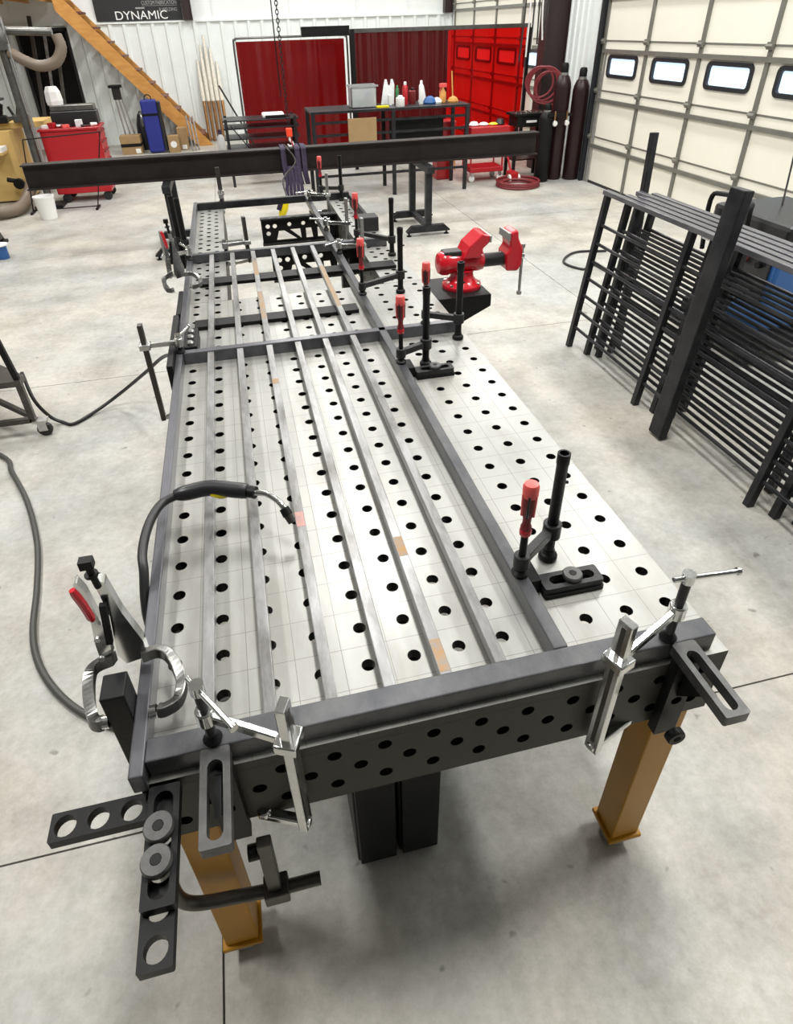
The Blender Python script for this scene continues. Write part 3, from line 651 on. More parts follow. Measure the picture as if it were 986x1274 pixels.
# ---- MIG torch with its cable
t = thing('welding_torch', 'black gooseneck welding torch resting across the pickets', 'welding torch', (.2, .5, ft))
ha, hb = ZP(217, 616, 1.0), ZP(307, 611, 1.0)
hm = (ha+hb)/2+V((0, .012, .008))
obj('handle', MB().tube(bez([ha, ha*.6+hm*.4, hm, hb*.7+hm*.3, hb], 5), [.0135]+[.016, .018, .0195, .0205]+[.021]*14+[.0205, .020], 14), 'blackpl', t)
obj('trigger', MB().tube(bez([hm+V((.0, -.016, -.008)), hm+V((.03, -.020, -.016)), hm+V((.055, -.014, -.01))], 4), [.006, .0075, .008, .0085, .0085, .008, .0075, .007, .006], 8), 'bright_yellow', t)
obj('collar', MB().cyl(hb, ZP(318, 613, 1.0), .0165, n=14), 'black', t)
nk = [ZP(316, 613, 1.0), ZP(330, 614, .998), ZP(343, 621, .99), ZP(352, 630, .98), ZP(356, 637, .968)]
obj('gooseneck', MB().tube(bez(nk, 6), .008, 12), 'chrome', t)
nz = [ZP(353, 632, .977), ZP(358, 641, .961)]; d_ = (nz[1]-nz[0]).normalized()
obj('nozzle_holder', MB().cyl(nz[0], nz[1], .0125, .0135, 14), 'black', t); obj('nozzle', MB().cyl(nz[1], nz[1]+d_*.022, .0115, .0095, 14), 'bar', t)
cb = [ha+V((.012, 0, 0)), ZP(203, 625, .995), ZP(190, 642, .99), ZP(181, 665, .985), ZP(177, 690, .975), ZP(179, 712, .955), V((-.022, .33, .90)), V((-.024, .31, .82)), V((-.03, .34, .5)), V((-.05, .45, .12)), V((-.02, .66, .016)), V((.25, .9, .016))]
obj('cable', MB().tube(bez(cb, 6), .0115, 10), 'rubber', t)

# ================================================================== VISE
vx, vy = 1.37, 2.15
t = thing('vise_mount', 'black wedge shaped mounting plate hung on the table side', 'mounting plate', (1.33, vy, TZ-.1))
obj('top_plate', MB().box(1.2005, 1.475, 2.0, 2.30, TZ-.016, TZ), 'black', t, .002)
for y in (2.0, 2.284): obj('gusset', MB().plate([(1.2005, .70), (1.23, .70), (1.475, TZ-.06), (1.475, TZ-.0165), (1.2005, TZ-.0165)], [], .016, frame_mx((0, y, 0), (1, 0, 0), (0, 0, 1))), 'black', t)
t = thing('bench_vise', 'glossy red bench vise with open jaws on the black mount', 'vise', (vx, vy, TZ))
def ell(prof, c, n=24, axis='z'): return MB().lathe(prof, c, n, axis)
obj('base', MB().lathe([(.098, 0), (.100, .006), (.098, .018), (.075, .032), (.060, .052), (.057, .075), (.062, .09)], (vx, vy, TZ), 24), 'red', t)
for a in (.6, 2.5, 3.8, 5.6): obj('mounting_bolt', MB().cyl((vx+.085*math.cos(a), vy+.085*math.sin(a), TZ+.018), (vx+.085*math.cos(a), vy+.085*math.sin(a), TZ+.028), .011, n=6, smooth=False), 'satin', t)
zc = TZ+.128
body = MB().lathe([(.03, -.135), (.048, -.128), (.058, -.110), (.060, -.085), (.052, -.06), (.050, .02), (.054, .075), (.048, .10), (.035, .108)], (vx, vy, zc), 22, 'x')
obj('body', body, 'red', t)
obj('anvil', MB().box(vx-.105, vx-.015, vy-.035, vy+.035, zc+.035, zc+.062), 'blackgrey', t, .006)
def jaw(pts, hw): 
    m_ = MB(); n = len(pts)
    vs = [(x, vy-hw, z) for x, z in pts]+[(x, vy+hw, z) for x, z in pts]
    return m_.add(vs, [list(range(n)), list(range(n, 2*n))[::-1]]+[(i, n+i, n+(i+1) % n, (i+1) % n) for i in range(n)])
obj('fixed_jaw', jaw([(vx-.02, zc+.03), (vx+.075, zc+.03), (vx+.082, zc+.075), (vx+.112, zc+.10), (vx+.112, zc+.135), (vx+.075, zc+.145), (vx+.01, zc+.09)], .068), 'red', t, .008, 3)
obj('jaw_plate', MB().box(vx+.1125, vx+.122, vy-.066, vy+.066, zc+.100, zc+.132), 'satin', t, .001)
obj('slide', MB().cyl((vx+.09, vy, zc-.005), (vx+.225, vy, zc-.005), .034, n=18), 'blackgrey', t)
obj('moving_jaw', jaw([(vx+.215, zc-.055), (vx+.275, zc-.06), (vx+.295, zc-.03), (vx+.295, zc+.05), (vx+.268, zc+.105), (vx+.262, zc+.145), (vx+.222, zc+.135), (vx+.222, zc+.10), (vx+.228, zc+.06), (vx+.208, zc+.03)], .058), 'red', t, .010, 3)
obj('jaw_plate', MB().box(vx+.210, vx+.2215, vy-.062, vy+.062, zc+.100, zc+.135), 'satin', t, .001)
sc_ = sub(obj('screw_head', MB().cyl((vx+.29, vy, zc), (vx+.325, vy, zc), .018, n=14), 'chrome', t))
obj('handle', MB().cyl((vx+.315, vy-.004, zc+.05), (vx+.315, vy-.012, zc-.19), .0075, n=10).cyl((vx+.315, vy-.004, zc+.042), (vx+.315, vy-.004, zc+.06), .0135, n=10).cyl((vx+.315, vy-.012, zc-.20), (vx+.315, vy-.012, zc-.182), .0135, n=10), 'satin', sc_)

# ================================================================== I BEAM, STANDS, HOIST
BY, bz0, bz1 = 6.35, .735, .965
t = thing('steel_i_beam', 'long brown black steel I beam resting on two stands', 'steel beam', (1., BY, bz0))
xb0, xb1 = -1.68, 3.68
obj('top_flange', MB().box(xb0, xb1, BY-.075, BY+.075, bz1-.013, bz1), 'beam', t, .002)
obj('web', MB().box(xb0, xb1, BY-.006, BY+.006, bz0+.013, bz1-.013), 'beam', t)
obj('bottom_flange', MB().box(xb0, xb1, BY-.075, BY+.075, bz0, bz0+.013), 'beam', t, .002)
def beam_stand(label, x):
    t = thing('beam_stand', label, 'stand', (x, 6.45, 0), 'welded tube stands under the beam')
    z1 = bz0-.001
    obj('top_bar', MB().box(x-.04, x+.04, 6.02, 6.92, z1-.07, z1), 'tube', t, .004)
    for y in (6.12, 6.80): obj('post', MB().box(x-.035, x+.035, y-.035, y+.035, .11, z1-.0705), 'tube', t, .004)
    obj('base_bar', MB().box(x-.03, x+.03, 6.16, 6.76, .07, .12), 'tube', t, .003)
    for y in (6.12, 6.80):
        f = sub(obj('foot_bar', MB().plate([(x-.25, .04), (x+.25, .04), (x+.25, .055), (x+.19, .1095), (x-.19, .1095), (x-.25, .055)], [], .07, frame_mx((0, y-.035, 0), (1, 0, 0), (0, 0, 1))), 'tube', t, .003))
        for s in (-.22, .22): obj('levelling_pad', MB().lathe([(.03, 0), (.03, .008), (.012, .014), (.012, .04)], (x+s, y, 0), 12), 'black', f)
beam_stand('dark tube stand under the beam standing alone on the open floor beyond the vise', 2.36)
beam_stand('dark tube stand under the beam behind the locking pliers side of the frame', -.36)
# second beam support near the left post: vertical tube
# chain hoist
t = thing('chain_hoist', 'hoist chain with an orange red hook hanging above the beam', 'hoist', (.93, BY, 1.0))
ch = sub(obj('lead_chain', MB().tube([(.885, BY+.02, 1.42), (.88, BY+.02, ZC)], .006, 6), 'black', t))
lk = MB()
n = 0; z_ = 1.17
for k in range(60):
    ax = (1, 0, 0) if k % 2 else (0, 1, 0)
    c = V((.93, BY, 1.17+k*.034))
    u = V((0, 1, 0)) if k % 2 else V((1, 0, 0)); w = V((0, 0, 1)); ring = []
    for q in range(10):
        a = 2*PI*q/10; ring.append(c+u*(.014*math.cos(a))+w*(.022*math.sin(a)))
    obj('link', MB().tube(ring, .0045, 6, closed=True), 'black', t)
obj('upper_chain', MB().tube([(.93, BY, 3.2), (.93, BY, ZC)], .009, 6), 'black', t)
obj('hook_block', MB().box(.90, .962, BY-.022, BY+.022, 1.06, 1.145), 'orange', t, .012, 3)
obj('hook', MB().tube(bez([(.931, BY, 1.06), (.931, BY, 1.03), (.958, BY, 1.00), (.945, BY, .975), (.918, BY, .975), (.905, BY, .995)], 6), [.011]*20+[.010]*6+[.008]*5, 8), 'white', t)
obj('latch', MB().beam((.945, BY-.005, 1.03), (.955, BY-.005, .975), .012, .02), 'red', t)
def sling(label, x0, seed):
    rnd = random.Random(seed)
    a = .087; path = [(x0, BY-a, bz1-.01), (x0+.005, BY-a, bz0-.03+.03), (x0+.02, BY-.05, bz0-.10), (x0+.03, BY, bz0-.14), (x0+.02, BY+.06, bz0-.08), (x0, BY+a, bz0+.05), (x0, BY+a, bz1), (x0, BY+.05, bz1+.012), (x0, BY-.05, bz1+.012), (x0, BY-a, bz1-.005), (x0, BY-a, bz1-.03)]
    o = obj('lifting_sling', MB().ribbon(bez(path, 4), .05, .008, (1, 0, 0)), 'purple'); tag(o, label, 'sling', 'purple slings around the beam')
sling('purple lifting sling around the beam, on the stair side of the hook', .84, 1)
sling('purple lifting sling around the beam, next to the hook on the bench side', .985, 2)
sling('purple lifting sling around the beam, farthest from the hook', 1.05, 3)
t = thing('sling_bundle', 'dark bunch of sling ends hanging below the beam', 'sling', (.93, BY-.1, .45))
for k in range(5):
    obj('strap_end', MB().ribbon(bez([(.84+.035*k, BY-.09-.01*(k % 2), .80), (.85+.035*k, BY-.11, .68), (.84+.04*k, BY-.12, .56), (.85+.035*k, BY-.11, .44+.03*(k % 3))], 4), .035, .008, (1, .2, 0)), 'purple', t)
# yellow hook tag hanging inside the frame beyond the clamping square
t = thing('yellow_hook', 'bright yellow hoist pendant hanging past the far end rail', 'pendant', (.70, 4.5, .82))
yc = YP(353, 258, 4.45)
obj('body', MB().tube(bez([yc+V((-.03, 0, -.07)), yc+V((-.005, 0, -.02)), yc+V((.02, 0, .04)), yc+V((.035, 0, .07))], 4), [.018, .026, .03, .032, .034, .034, .032, .03, .03, .03, .028, .026, .022], 10), 'bright_yellow', t)
obj('button_pad', MB().obox(yc+V((-.03, -.02, .02)), (.035, .02, .07), Matrix.Rotation(.4, 3, 'Y')), 'purple', t)
obj('cord', MB().tube(bez([yc+V((.035, 0, .07)), yc+V((.05, .4, .14)), (.90, 5.6, .95), (.86, BY-.09, 1.0)], 6), .008, 6), 'black', t)

# ================================================================== RAILING PANELS
def railing(label, dx, y_posts, seed, rails=7, top_ext=.04):
    t = thing('steel_railing', label, 'railing panel', (2.55+dx, sum(y_posts)/len(y_posts), 0), 'dark railing panels leaning in a stack')
    lean = .112; z1 = 1.045
    X_ = lambda z: 2.535+dx+lean*z
    for y in y_posts:
        obj('post', MB().beam((X_(.0), y, .0), (X_(z1), y, z1), .038, .038, (0, 1, 0)), 'tube', t, .003)
    ya, yb_ = max(y_posts)+top_ext, min(y_posts)-top_ext
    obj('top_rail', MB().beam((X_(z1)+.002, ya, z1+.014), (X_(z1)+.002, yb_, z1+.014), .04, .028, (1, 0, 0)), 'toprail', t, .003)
    for a, b in zip(y_posts[:-1], y_posts[1:]):
        for k in range(rails):
            z_ = .155+k*.118
            obj('bar', MB().cyl((X_(z_), a-.0195, z_), (X_(z_), b+.0195, z_), .0105, n=8), 'tube', t)
railing('dark railing panel outermost in the leaning stack, its bars towards the welding table', 0, [3.02, 2.144, 1.135, .12], 1)
railing('dark railing panel second in the leaning stack, counted from the welding table', .058, [2.86, 2.03, 1.03, .0], 2)
railing('dark railing panel third in the leaning stack, counted from the welding table', .116, [2.80, 1.95, .95, -.05], 3)
railing('dark railing panel fourth in the leaning stack, counted from the welding table', .174, [2.92, 2.08, 1.2, .2], 4)
railing('dark railing panel innermost in the leaning stack, towards the garage door', .232, [2.84, 2.0, 1.0, 0.], 5)
t = thing('leaning_tube', 'wide rectangular steel tube leaning on the railing stack', 'steel tube', (2.47, 1.8, 0))
w_ = MB().beam((2.462, 1.79, 0.012), (2.575, 1.79, 1.335), .105, .05, (0, 1, 0)); obj('tube', w_, 'tube', t, .005)
for z0, z1 in ((1.17, 1.27), (.16, .25), (.05, .10)):
    a = (z0+z1)/2; x_ = 2.462+(2.575-2.462)*(a-.012)/1.323-.0256
    obj('grind_mark', MB().beam((x_-.0, 1.80, z0), (x_+.0085*(z1-z0)/.1, 1.795, z1), .03, .0015, (0, 1, 0)), 'picket', t)
tag(obj('leaning_post', MB().beam((2.84, 2.88, .02), (2.90, 3.02, 1.40), .042, .042, (0, 1, 0)), 'tube', None, .004), 'slim dark square tube standing taller than the railing stack at its end', 'steel tube')
t = thing('cross_support', 'dark horizontal steel tube bracing the railing stack in front of the welder', 'steel tube', (3.1, 1.6, .9))
obj('tube', MB().beam((2.98, 1.60, .99), (4.2, 1.35, .99), .04, .04, (0, 1, 0)), 'pipe', t, .004)
obj('post', MB().beam((4.15, 1.36, 0), (4.15, 1.36, .97), .04, .04, (0, 1, 0)), 'pipe', t, .004)

# ---- welder behind the railings
wx, wy = 3.75, 2.75
t = thing('welding_machine', 'black and blue welding power source on a cart behind the railing stack', 'welding machine', (wx, wy, 0))
obj('case', MB().box(wx-.22, wx+.32, wy-.35, wy+.30, .25, .86), 'bluep', t, .02)
obj('hood', MB().box(wx-.24, wx+.34, wy-.38, wy+.33, .80, .93), 'blackpl', t, .03)
obj('front_panel', MB().box(wx-.235, wx-.221, wy-.3, wy+.26, .40, .80), 'blackpl', t, .004)
for k in range(4): obj('knob', MB().cyl((wx-.235, wy-.22+.13*k, .66), (wx-.262, wy-.22+.13*k, .66), .022, n=12), 'grip' if k == 1 else 'black', t)
hd = sub(obj('handle', MB().tube(bez([(wx-.27, wy+.30, .62), (wx-.30, wy+.30, .95), (wx-.27, wy+.24, 1.0), (wx-.27, wy-.02, 1.0), (wx-.30, wy-.08, .95), (wx-.28, wy-.08, .62)], 5), .016, 8), 'black', t))
for z_ in (.70, .82): obj('rung', MB().cyl((wx-.285, wy+.30, z_), (wx-.285, wy-.08, z_), .009, n=8), 'satin', hd)
obj('chassis', MB().box(wx-.28, wx+.36, wy-.40, wy+.36, .12, .25), 'black', t, .01)
for dx in (-.2, .28):
    for dy in (-.32, .28): obj('wheel', MB().lathe([(.06, -.02), (.065, -.015), (.065, .015), (.06, .02)], (wx+dx, wy+dy, .065), 16, 'y'), 'rubber', t)
obj('antenna_rod', MB().tube([(wx+.1, wy+.1, .93), (wx+.42, wy+.5, 1.5)], .006, 6), 'black', t)
obj('gun_cable', MB().tube(bez([(wx-.22, wy-.2, .5), (wx-.42, wy-.15, .35), (wx-.4, wy+.1, .10), (wx-.2, wy+.5, .015), (3.60, 4.55, .012), (3.43, 4.50, .012), (3.35, 4.75, .012), (3.60, 5.0, .012), (3.92, 4.95, .012)], 7), .012, 8), 'rubber', t)

# ================================================================== LEFT SIDE: welder cart and hoses
cx_, cy_ = -1.08, 2.75
t = thing('wire_feeder_cart', 'dark tube frame cart on casters with a black case and coiled cable', 'cart', (-1.4, 2.8, 0))
fr = MB()
obj('upright', MB().beam((-1.05, 2.75, .10), (-1.05, 2.75, .38), .035, .035), 'bar', t, .003)
obj('upright', MB().beam((-1.62, 3.35, .10), (-1.62, 3.35, .38), .035, .035), 'bar', t, .003)
obj('lower_rail', MB().beam((-1.05, 2.75, .115), (-1.9, 2.75, .115), .035, .03, (0, 1, 0)), 'bar', t, .003)
obj('lower_rail', MB().beam((-1.06, 2.77, .125), (-1.62, 3.35, .125), .03, .03, (0, 0, 1)), 'bar', t, .003)
obj('shelf', MB().plate([(-1.9, 2.72), (-1.03, 2.72), (-1.03, 2.80), (-1.5, 3.30), (-1.9, 3.30)], [], .035, Matrix.Translation((0, 0, .385))), 'bar', t, .004)
obj('case', MB().box(-1.85, -1.28, 2.80, 3.05, .386, .62), 'black', t, .04)
obj('handle_rail', MB().beam((-1.05, 2.75, .385), (-1.10, 2.78, .78), .03, .03, (0, 1, 0)), 'black', t, .003)
for k in range(3): obj('cable_coil', MB().torus((-1.25, 2.80, .47), .07-.012*k, .012, 18, 8, (0, 1, .2)), 'rubber', t)
for x, y in ((-1.01, 2.75), (-1.62, 3.35)):
    cs = sub(obj('caster_fork', MB().box(x-.025, x+.025, y-.022, y-.018, .04, .10).box(x-.025, x+.025, y+.018, y+.022, .04, .10).box(x-.045, x+.035, y-.03, y+.03, .098, .112), 'satin', t))
    obj('caster_wheel', MB().lathe([(.04, -.014), (.043, -.010), (.043, .010), (.04, .014)], (x+.005, y, .043), 18, 'y'), 'rubber', cs)
tag(obj('ground_cable', MB().tube(bez([(-1.10, 2.98, .32), ZP(42, 497, .18), ZP(62, 518, .06), ZP(78, 525, .012), ZP(92, 527, .012), ZP(120, 511, .02), ZP(150, 489, .10), ZP(180, 464, .30), ZP(205, 443, .50), V((-.02, 1.95, .76)), V((.02, 1.98, .72))], 7), .0105, 8), 'rubber'), 'thin black cable sagging from the caster cart to the table side', 'cable')
tag(obj('air_hose', MB().tube(bez([(-1.75, 3.0, .02), ZP(0, 566, .014), ZP(15, 588, .014), ZP(34, 625, .014), ZP(46, 675, .014), ZP(46, 730, .014), ZP(41, 785, .014), ZP(48, 825, .014), ZP(70, 860, .014), ZP(105, 888, .014), ZP(155, 906, .014), (-.15, .62, .014), (.2, .7, .014)], 7), .0135, 10), 'greyhose'), 'dark grey hose curving over the floor to the table underside', 'hose')

# ================================================================== BACKGROUND, right to left
# ---- gas cylinders
def gas_cylinder(label, x, y, h, r, m_):
    t = thing('gas_cylinder', label, 'gas cylinder', (x, y, 0), 'gas cylinders by the door track')
    obj('body', MB().lathe([(r*.93, 0), (r, .02), (r, h*.80), (r*.93, h*.84), (r*.7, h*.885), (r*.38, h*.91), (r*.36, h*.92)], (x, y, 0), 20), m_, t)
    obj('valve_cap', MB().lathe([(r*.44, h*.905), (r*.46, h*.93), (r*.46, h*.975), (r*.36, h*.995), (.01, h)], (x, y, 0), 16), 'black', t)
    obj('neck_ring', MB().lathe([(r*.50, h*.895), (r*.52, h*.905), (r*.50, h*.92)], (x, y, 0), 16), 'satin', t)
gas_cylinder('tall dark maroon gas cylinder in the corner by the door track', 5.22, 8.33, 1.44, .115, 'maroon')
gas_cylinder('tall dark gas cylinder standing against the ribbed strip of wall', 4.98, 8.42, 1.5, .115, 'maroon')
gas_cylinder('shorter black gas cylinder at the foot of the steel column', 4.74, 8.32, 1.02, .105, 'black')
t = thing('regulator_set', 'brass regulators and gauges hung on the black gas cylinder', 'regulator', (4.86, 8.22, .9))
obj('bracket', MB().box(4.70, 5.06, 8.20, 8.22, .86, .90), 'black', t)
for x in (4.80, 4.98):
    g = sub(obj('gauge', MB().lathe([(.035, 0), (.038, -.01), (.038, -.03), (.03, -.035)], (x, 8.195, .78), 16, 'y'), 'satin', t)); obj('dial', MB().cyl((x, 8.159, .78), (x, 8.157, .78), .031, n=16), 'white', g)
    obj('stem', MB().cyl((x, 8.19, .80), (x, 8.19, .93), .012, n=8), 'brass', t)
for k in range(3): tag(obj('conduit', MB().cyl((5.335, 8.12-.05*k, 0), (5.345, 8.12-.05*k, 1.2+.2*k), .012, n=8), 'satin'), 'slim metal rod leaning in the corner beside the door track', 'rod', 'rods by the door track')
# ---- hoses hung on the column and the shelf
t = thing('hanging_hose', 'red twin hose looped on the dark steel column', 'hose', (4.75, 9.15, 1.2))
for k in range(5):
    c = YP(676, 112, 9.12); obj('loop', MB().torus((c.x-.08+.04*k, c.y-.02*k, 1.22-.02*k), .20+.02*(k % 3), .016, 22, 6, (.5, 1, .0)), 'redhose', t)
t = thing('hanging_cables', 'bundle of pale cables hanging down the dark steel column', 'cable', (4.8, 9.1, 1.6))
for k in range(7):
    x = 4.62+.055*k; obj('cable', MB().tube(bez([(x, 9.12, 3.2), (x+.02*math.sin(k), 9.10, 2.2), (x-.03*math.cos(k*2), 9.11, 1.5+.05*k)], 6), .011, 6), 'white' if k % 2 else 'rubber', t)
t = thing('tool_shelf', 'black tool stand with a cluttered top beside the steel column', 'tool stand', (4.62, 8.75, 0))
obj('top', MB().box(4.38, 4.92, 8.58, 8.95, .84, .875), 'black', t, .004); obj('drawer', MB().box(4.42, 4.88, 8.60, 8.92, .70, .84), 'black', t, .004)
obj('drawer_label', MB().box(4.56, 4.72, 8.595, 8.60, .755, .785), 'white', t)
for x in (4.42, 4.88):
    for y in (8.61, 8.91): obj('leg', MB().box(x-.02, x+.02, y-.02, y+.02, 0, .70), 'black', t)
obj('lower_shelf', MB().box(4.40, 4.90, 8.6, 8.93, .25, .27), 'maroon', t)
rnd = random.Random(3)
for k in range(6): tag(obj('wrench', MB().beam((4.42+.075*k, 8.66, .883), (4.47+.07*k, 8.86, .883), .025, .014, (1, 0, 0)).cyl((4.42+.075*k, 8.66, .876), (4.42+.075*k, 8.66, .892), .024, n=8), 'chrome', None), 'chrome wrench lying on the black tool stand', 'wrench', 'wrenches on the tool stand')
t = thing('hose_coil', 'flat coil of dull red hose on the floor by the gas cylinders', 'hose', (4.3, 8.12, 0))
for k in range(7): obj('turn', MB().torus((4.30+.01*math.sin(k), 8.12+.012*math.cos(2*k), .018+.028*(k//3)), .30-.035*(k % 3), .016, 26, 6, (0, .03*math.sin(k), 1)), 'redhose', t)
# ---- red service cart
t = thing('service_cart', 'red two tray service cart on casters in front of the red curtain', 'cart', (3.98, 8.75, 0))
obj('top_tray', MB().box(3.70, 4.30, 8.55, 8.95, .64, .74), 'redtool', t, .012); obj('bottom_tray', MB().box(3.72, 4.24, 8.56, 8.93, .13, .20), 'redtool', t, .012)
for x in (3.73, 4.22):
    for y in (8.58, 8.92): obj('upright', MB().cyl((x, y, .19), (x, y, .65), .014, n=8), 'redtool', t)
for x in (3.76, 4.2):
    for y in (8.6, 8.9): 
        c = sub(obj('caster', MB().box(x-.018, x+.018, y-.02, y+.02, .07, .13), 'satin', t)); obj('caster_wheel', MB().lathe([(.04, -.014), (.045, -.01), (.045, .01), (.04, .014)], (x, y, .045), 14, 'y'), 'white', c)
for x, c_, h in ((3.80, 'white', .05), (3.95, 'paper', .035), (4.10, 'bright_yellow', .025), (4.2, 'blackpl', .07)):
    tag(obj('shop_rag', MB().lathe([(.06, 0), (.075, .012), (.05, h), (.015, h+.008)], (x, 8.72, .742), 9), c_), {'white': 'crumpled white rag on the red service cart', 'paper': 'pale folded rag on the red service cart', 'bright_yellow': 'yellow rag on the red service cart', 'blackpl': 'small dark jar on the red service cart'}[c_], 'jar' if c_ == 'blackpl' else 'rag')
t = thing('floor_jack', 'red floor jack with white wheel lying beside the hose coil', 'jack', (4.38, 8.62, 0))
obj('frame', MB().box(4.28, 4.40, 8.35, 8.55, .05, .14), 'redtool', t, .01); obj('handle', MB().cyl((4.34, 8.5, .12), (4.34, 8.95, .62), .015, n=8), 'redtool', t)
for x in (4.27, 4.41): obj('wheel', MB().lathe([(.05, -.015), (.055, -.01), (.055, .01), (.05, .015)], (x, 8.38, .055), 14, 'x'), 'white', t)
tag(obj('broom_handle', MB().cyl((3.78, 9.45, .02), (3.88, 10.05, 1.36), .012, n=8), 'wood'), 'slim wooden broom handle leaning on the red welding curtain', 'broom handle')

# ---- welding screens
def curtain_mesh(x0, x1, y, z0, z1, folds, amp, seed):
    rnd = random.Random(seed); n = 90; mb = MB(); vs = []; rows = 8
    ph = [rnd.uniform(0, 6.28) for _ in range(4)]
    for j in range(rows+1):
        z = z0+(z1-z0)*j/rows
        for i in range(n+1):
            u = i/n; d = amp*(math.sin(folds*6.28*u+ph[0])+.5*math.sin(folds*2.7*6.28*u+ph[1]+.5*j/rows))*(1-.4*j/rows)
            vs.append((x0+(x1-x0)*u, y+d, z))
    fs = [(j*(n+1)+i, j*(n+1)+i+1, (j+1)*(n+1)+i+1, (j+1)*(n+1)+i) for j in range(rows) for i in range(n)]
    return mb.add(vs, fs, True)
t = thing('welding_screen', 'red welding screen in a thin rounded tube frame beside the brass tubes', 'welding screen', (1.5, 11., 0))
obj('curtain', curtain_mesh(.63, 2.35, 11.0, .12, 1.83, 4, .012, 1), 'curtain3', t)
obj('tube_frame', MB().tube(bez([(.60, 11.0, .04), (.60, 11.0, 1.0), (.60, 11.0, 1.78), (.63, 11, 1.855), (.72, 11., 1.875), (1.5, 11., 1.875), (2.3, 11., 1.875), (2.38, 11, 1.855), (2.40, 11., 1.78), (2.40, 11, 1.0), (2.40, 11., .04)], 5), .016, 8), 'pipe', t)
for x in (.60, 2.40): obj('foot', MB().box(x-.02, x+.02, 10.7, 11.3, 0, .04), 'black', t)
t = thing('welding_curtain', 'wide red welding curtain on a pale top rail, bright where the garage door lights it', 'welding curtain', (3.8, 10.2, 0))
obj('curtain', curtain_mesh(2.36, 3.85, 10.2, .05, 1.90, 5, .02, 2), 'curtain_shaded', t); obj('curtain', curtain_mesh(3.80, 5.16, 10.215, .05, 1.90, 3, .012, 3), 'curtain', t)  # dim half: same vinyl, its shade put into a darker colour
obj('top_rail', MB().box(2.30, 5.20, 10.17, 10.235, 1.90, 1.955), 'pipe', t, .003)
for x in (2.30, 5.17): obj('post', MB().box(x, x+.05, 10.18, 10.23, 0, 1.90), 'black', t)
obj('dark_strip', MB().box(2.30, 2.36, 10.10, 10.12, .05, 1.95), 'black', t)
obj('hood', MB().box(1.62, 2.36, 10.5, 10.6, 1.87, 2.0), 'black', t)

# ---- steel work bench with rail front and the things on it
t = thing('steel_bench', 'dark steel bench with a barred front in front of the red curtains', 'bench', (2.45, 8.5, 0))
obj('top', MB().box(1.38, 3.54, 8.18, 8.85, 1.055, 1.085), 'tube', t, .003)
for x in (1.41, 2.48, 3.51):
    for y in (8.2, 8.82): obj('leg', MB().box(x-.025, x+.025, y-.02, y+.02, 0, 1.055), 'tube', t, .003)
for z_ in (.30, .47, .64, .80, .95):
    for a, b in ((1.436, 2.454), (2.506, 3.484)): obj('bar', MB().box(a, b, 8.19, 8.21, z_-.016, z_+.016), 'tube', t)
obj('rear_sheet', MB().box(2.52, 3.30, 8.60, 8.62, .36, .90), 'black', t)
tag(obj('document_folder', MB().box(1.86, 2.24, 8.155, 8.178, .62, .99), 'card', None, .002), 'beige folder hung on the bars of the steel bench', 'folder')
tag(obj('red_crate', MB().box(3.30, 3.60, 8.9, 9.2, .42, .80).box(3.32, 3.58, 8.92, 9.18, 0, .42), 'redtool', None, .01), 'red crate standing behind the end of the steel bench', 'crate')
BT = 1.086
t = thing('plastic_bin', 'clear plastic bin with bits inside on the steel bench', 'bin', (2.12, 8.5, BT))
Bn = MB(); x0, x1, y0, y1, h = 1.96, 2.30, 8.38, 8.62, .26
for a in ((x0, x1, y0, y0+.008), (x0, x1, y1-.008, y1), (x0, x0+.008, y0, y1), (x1-.008, x1, y0, y1)): Bn.box(*a, BT, BT+h)
obj('walls', Bn.box(x0, x1, y0, y1, BT, BT+.008), 'clear', t); obj('rim', MB().box(x0-.02, x1+.02, y0-.02, y0, BT+h-.02, BT+h).box(x0-.02, x1+.02, y1, y1+.02, BT+h-.02, BT+h), 'clear', t)
tag(obj('parts_tray', MB().box(2.02, 2.2, 8.42, 8.58, BT+.01, BT+.09), 'green', None, .01), 'olive green tray inside the clear plastic bin', 'tray')
tag(obj('rag_roll', MB().lathe([(.05, 0), (.055, .03), (.055, .06), (.04, .08)], (2.22, 8.50, BT+.095), 10), 'bluep'), 'blue grey rag on top of the tray in the clear bin', 'rag')
tag(obj('notepad', MB().box(2.28, 2.44, 8.26, 8.36, BT, BT+.02), 'bright_yellow', None, .002), 'bright yellow notepad on the front edge of the steel bench', 'notepad')
t = thing('clip_rack', 'white paper rack with two hanging loops on the steel bench', 'paper rack', (2.52, 8.5, BT))
obj('board', MB().plate([(2.42, BT), (2.60, BT), (2.62, BT+.24), (2.60, BT+.31), (2.575, BT+.31), (2.56, BT+.24), (2.53, BT+.24), (2.515, BT+.31), (2.49, BT+.31), (2.47, BT+.24)], [], .012, frame_mx((0, 8.5, 0), (1, 0, 0), (0, .15, 1))), 'paper', t)
obj('prop', MB().box(2.50, 2.54, 8.51, 8.60, BT, BT+.12), 'white', t)
def can(name, label, x, y, r, h, m_, cap, catg='can', z=BT):
    t = thing(name, label, catg, (x, y, z)); obj('body', MB().lathe([(r*.95, 0), (r, .006), (r, h*.78), (r*.6, h*.86)], (x, y, z), 14), m_, t); obj('cap', MB().lathe([(r*.55, h*.86), (r*.55, h*.97), (r*.35, h)], (x, y, z), 12), cap, t); return t
can('spray_can', 'white topped red spray can on the steel bench', 2.72, 8.5, .036, .27, 'redtool', 'white')
can('jar', 'dark red jar beside the spray can', 2.83, 8.55, .05, .19, 'grip', 'black', 'jar')
can('squeeze_bottle', 'pale slim bottle with a long nozzle on the steel bench', 2.93, 8.45, .032, .28, 'white', 'white', 'bottle')
can('white_jug', 'small white round jug at the bench edge', 2.60, 8.30, .06, .13, 'white', 'white', 'jug')
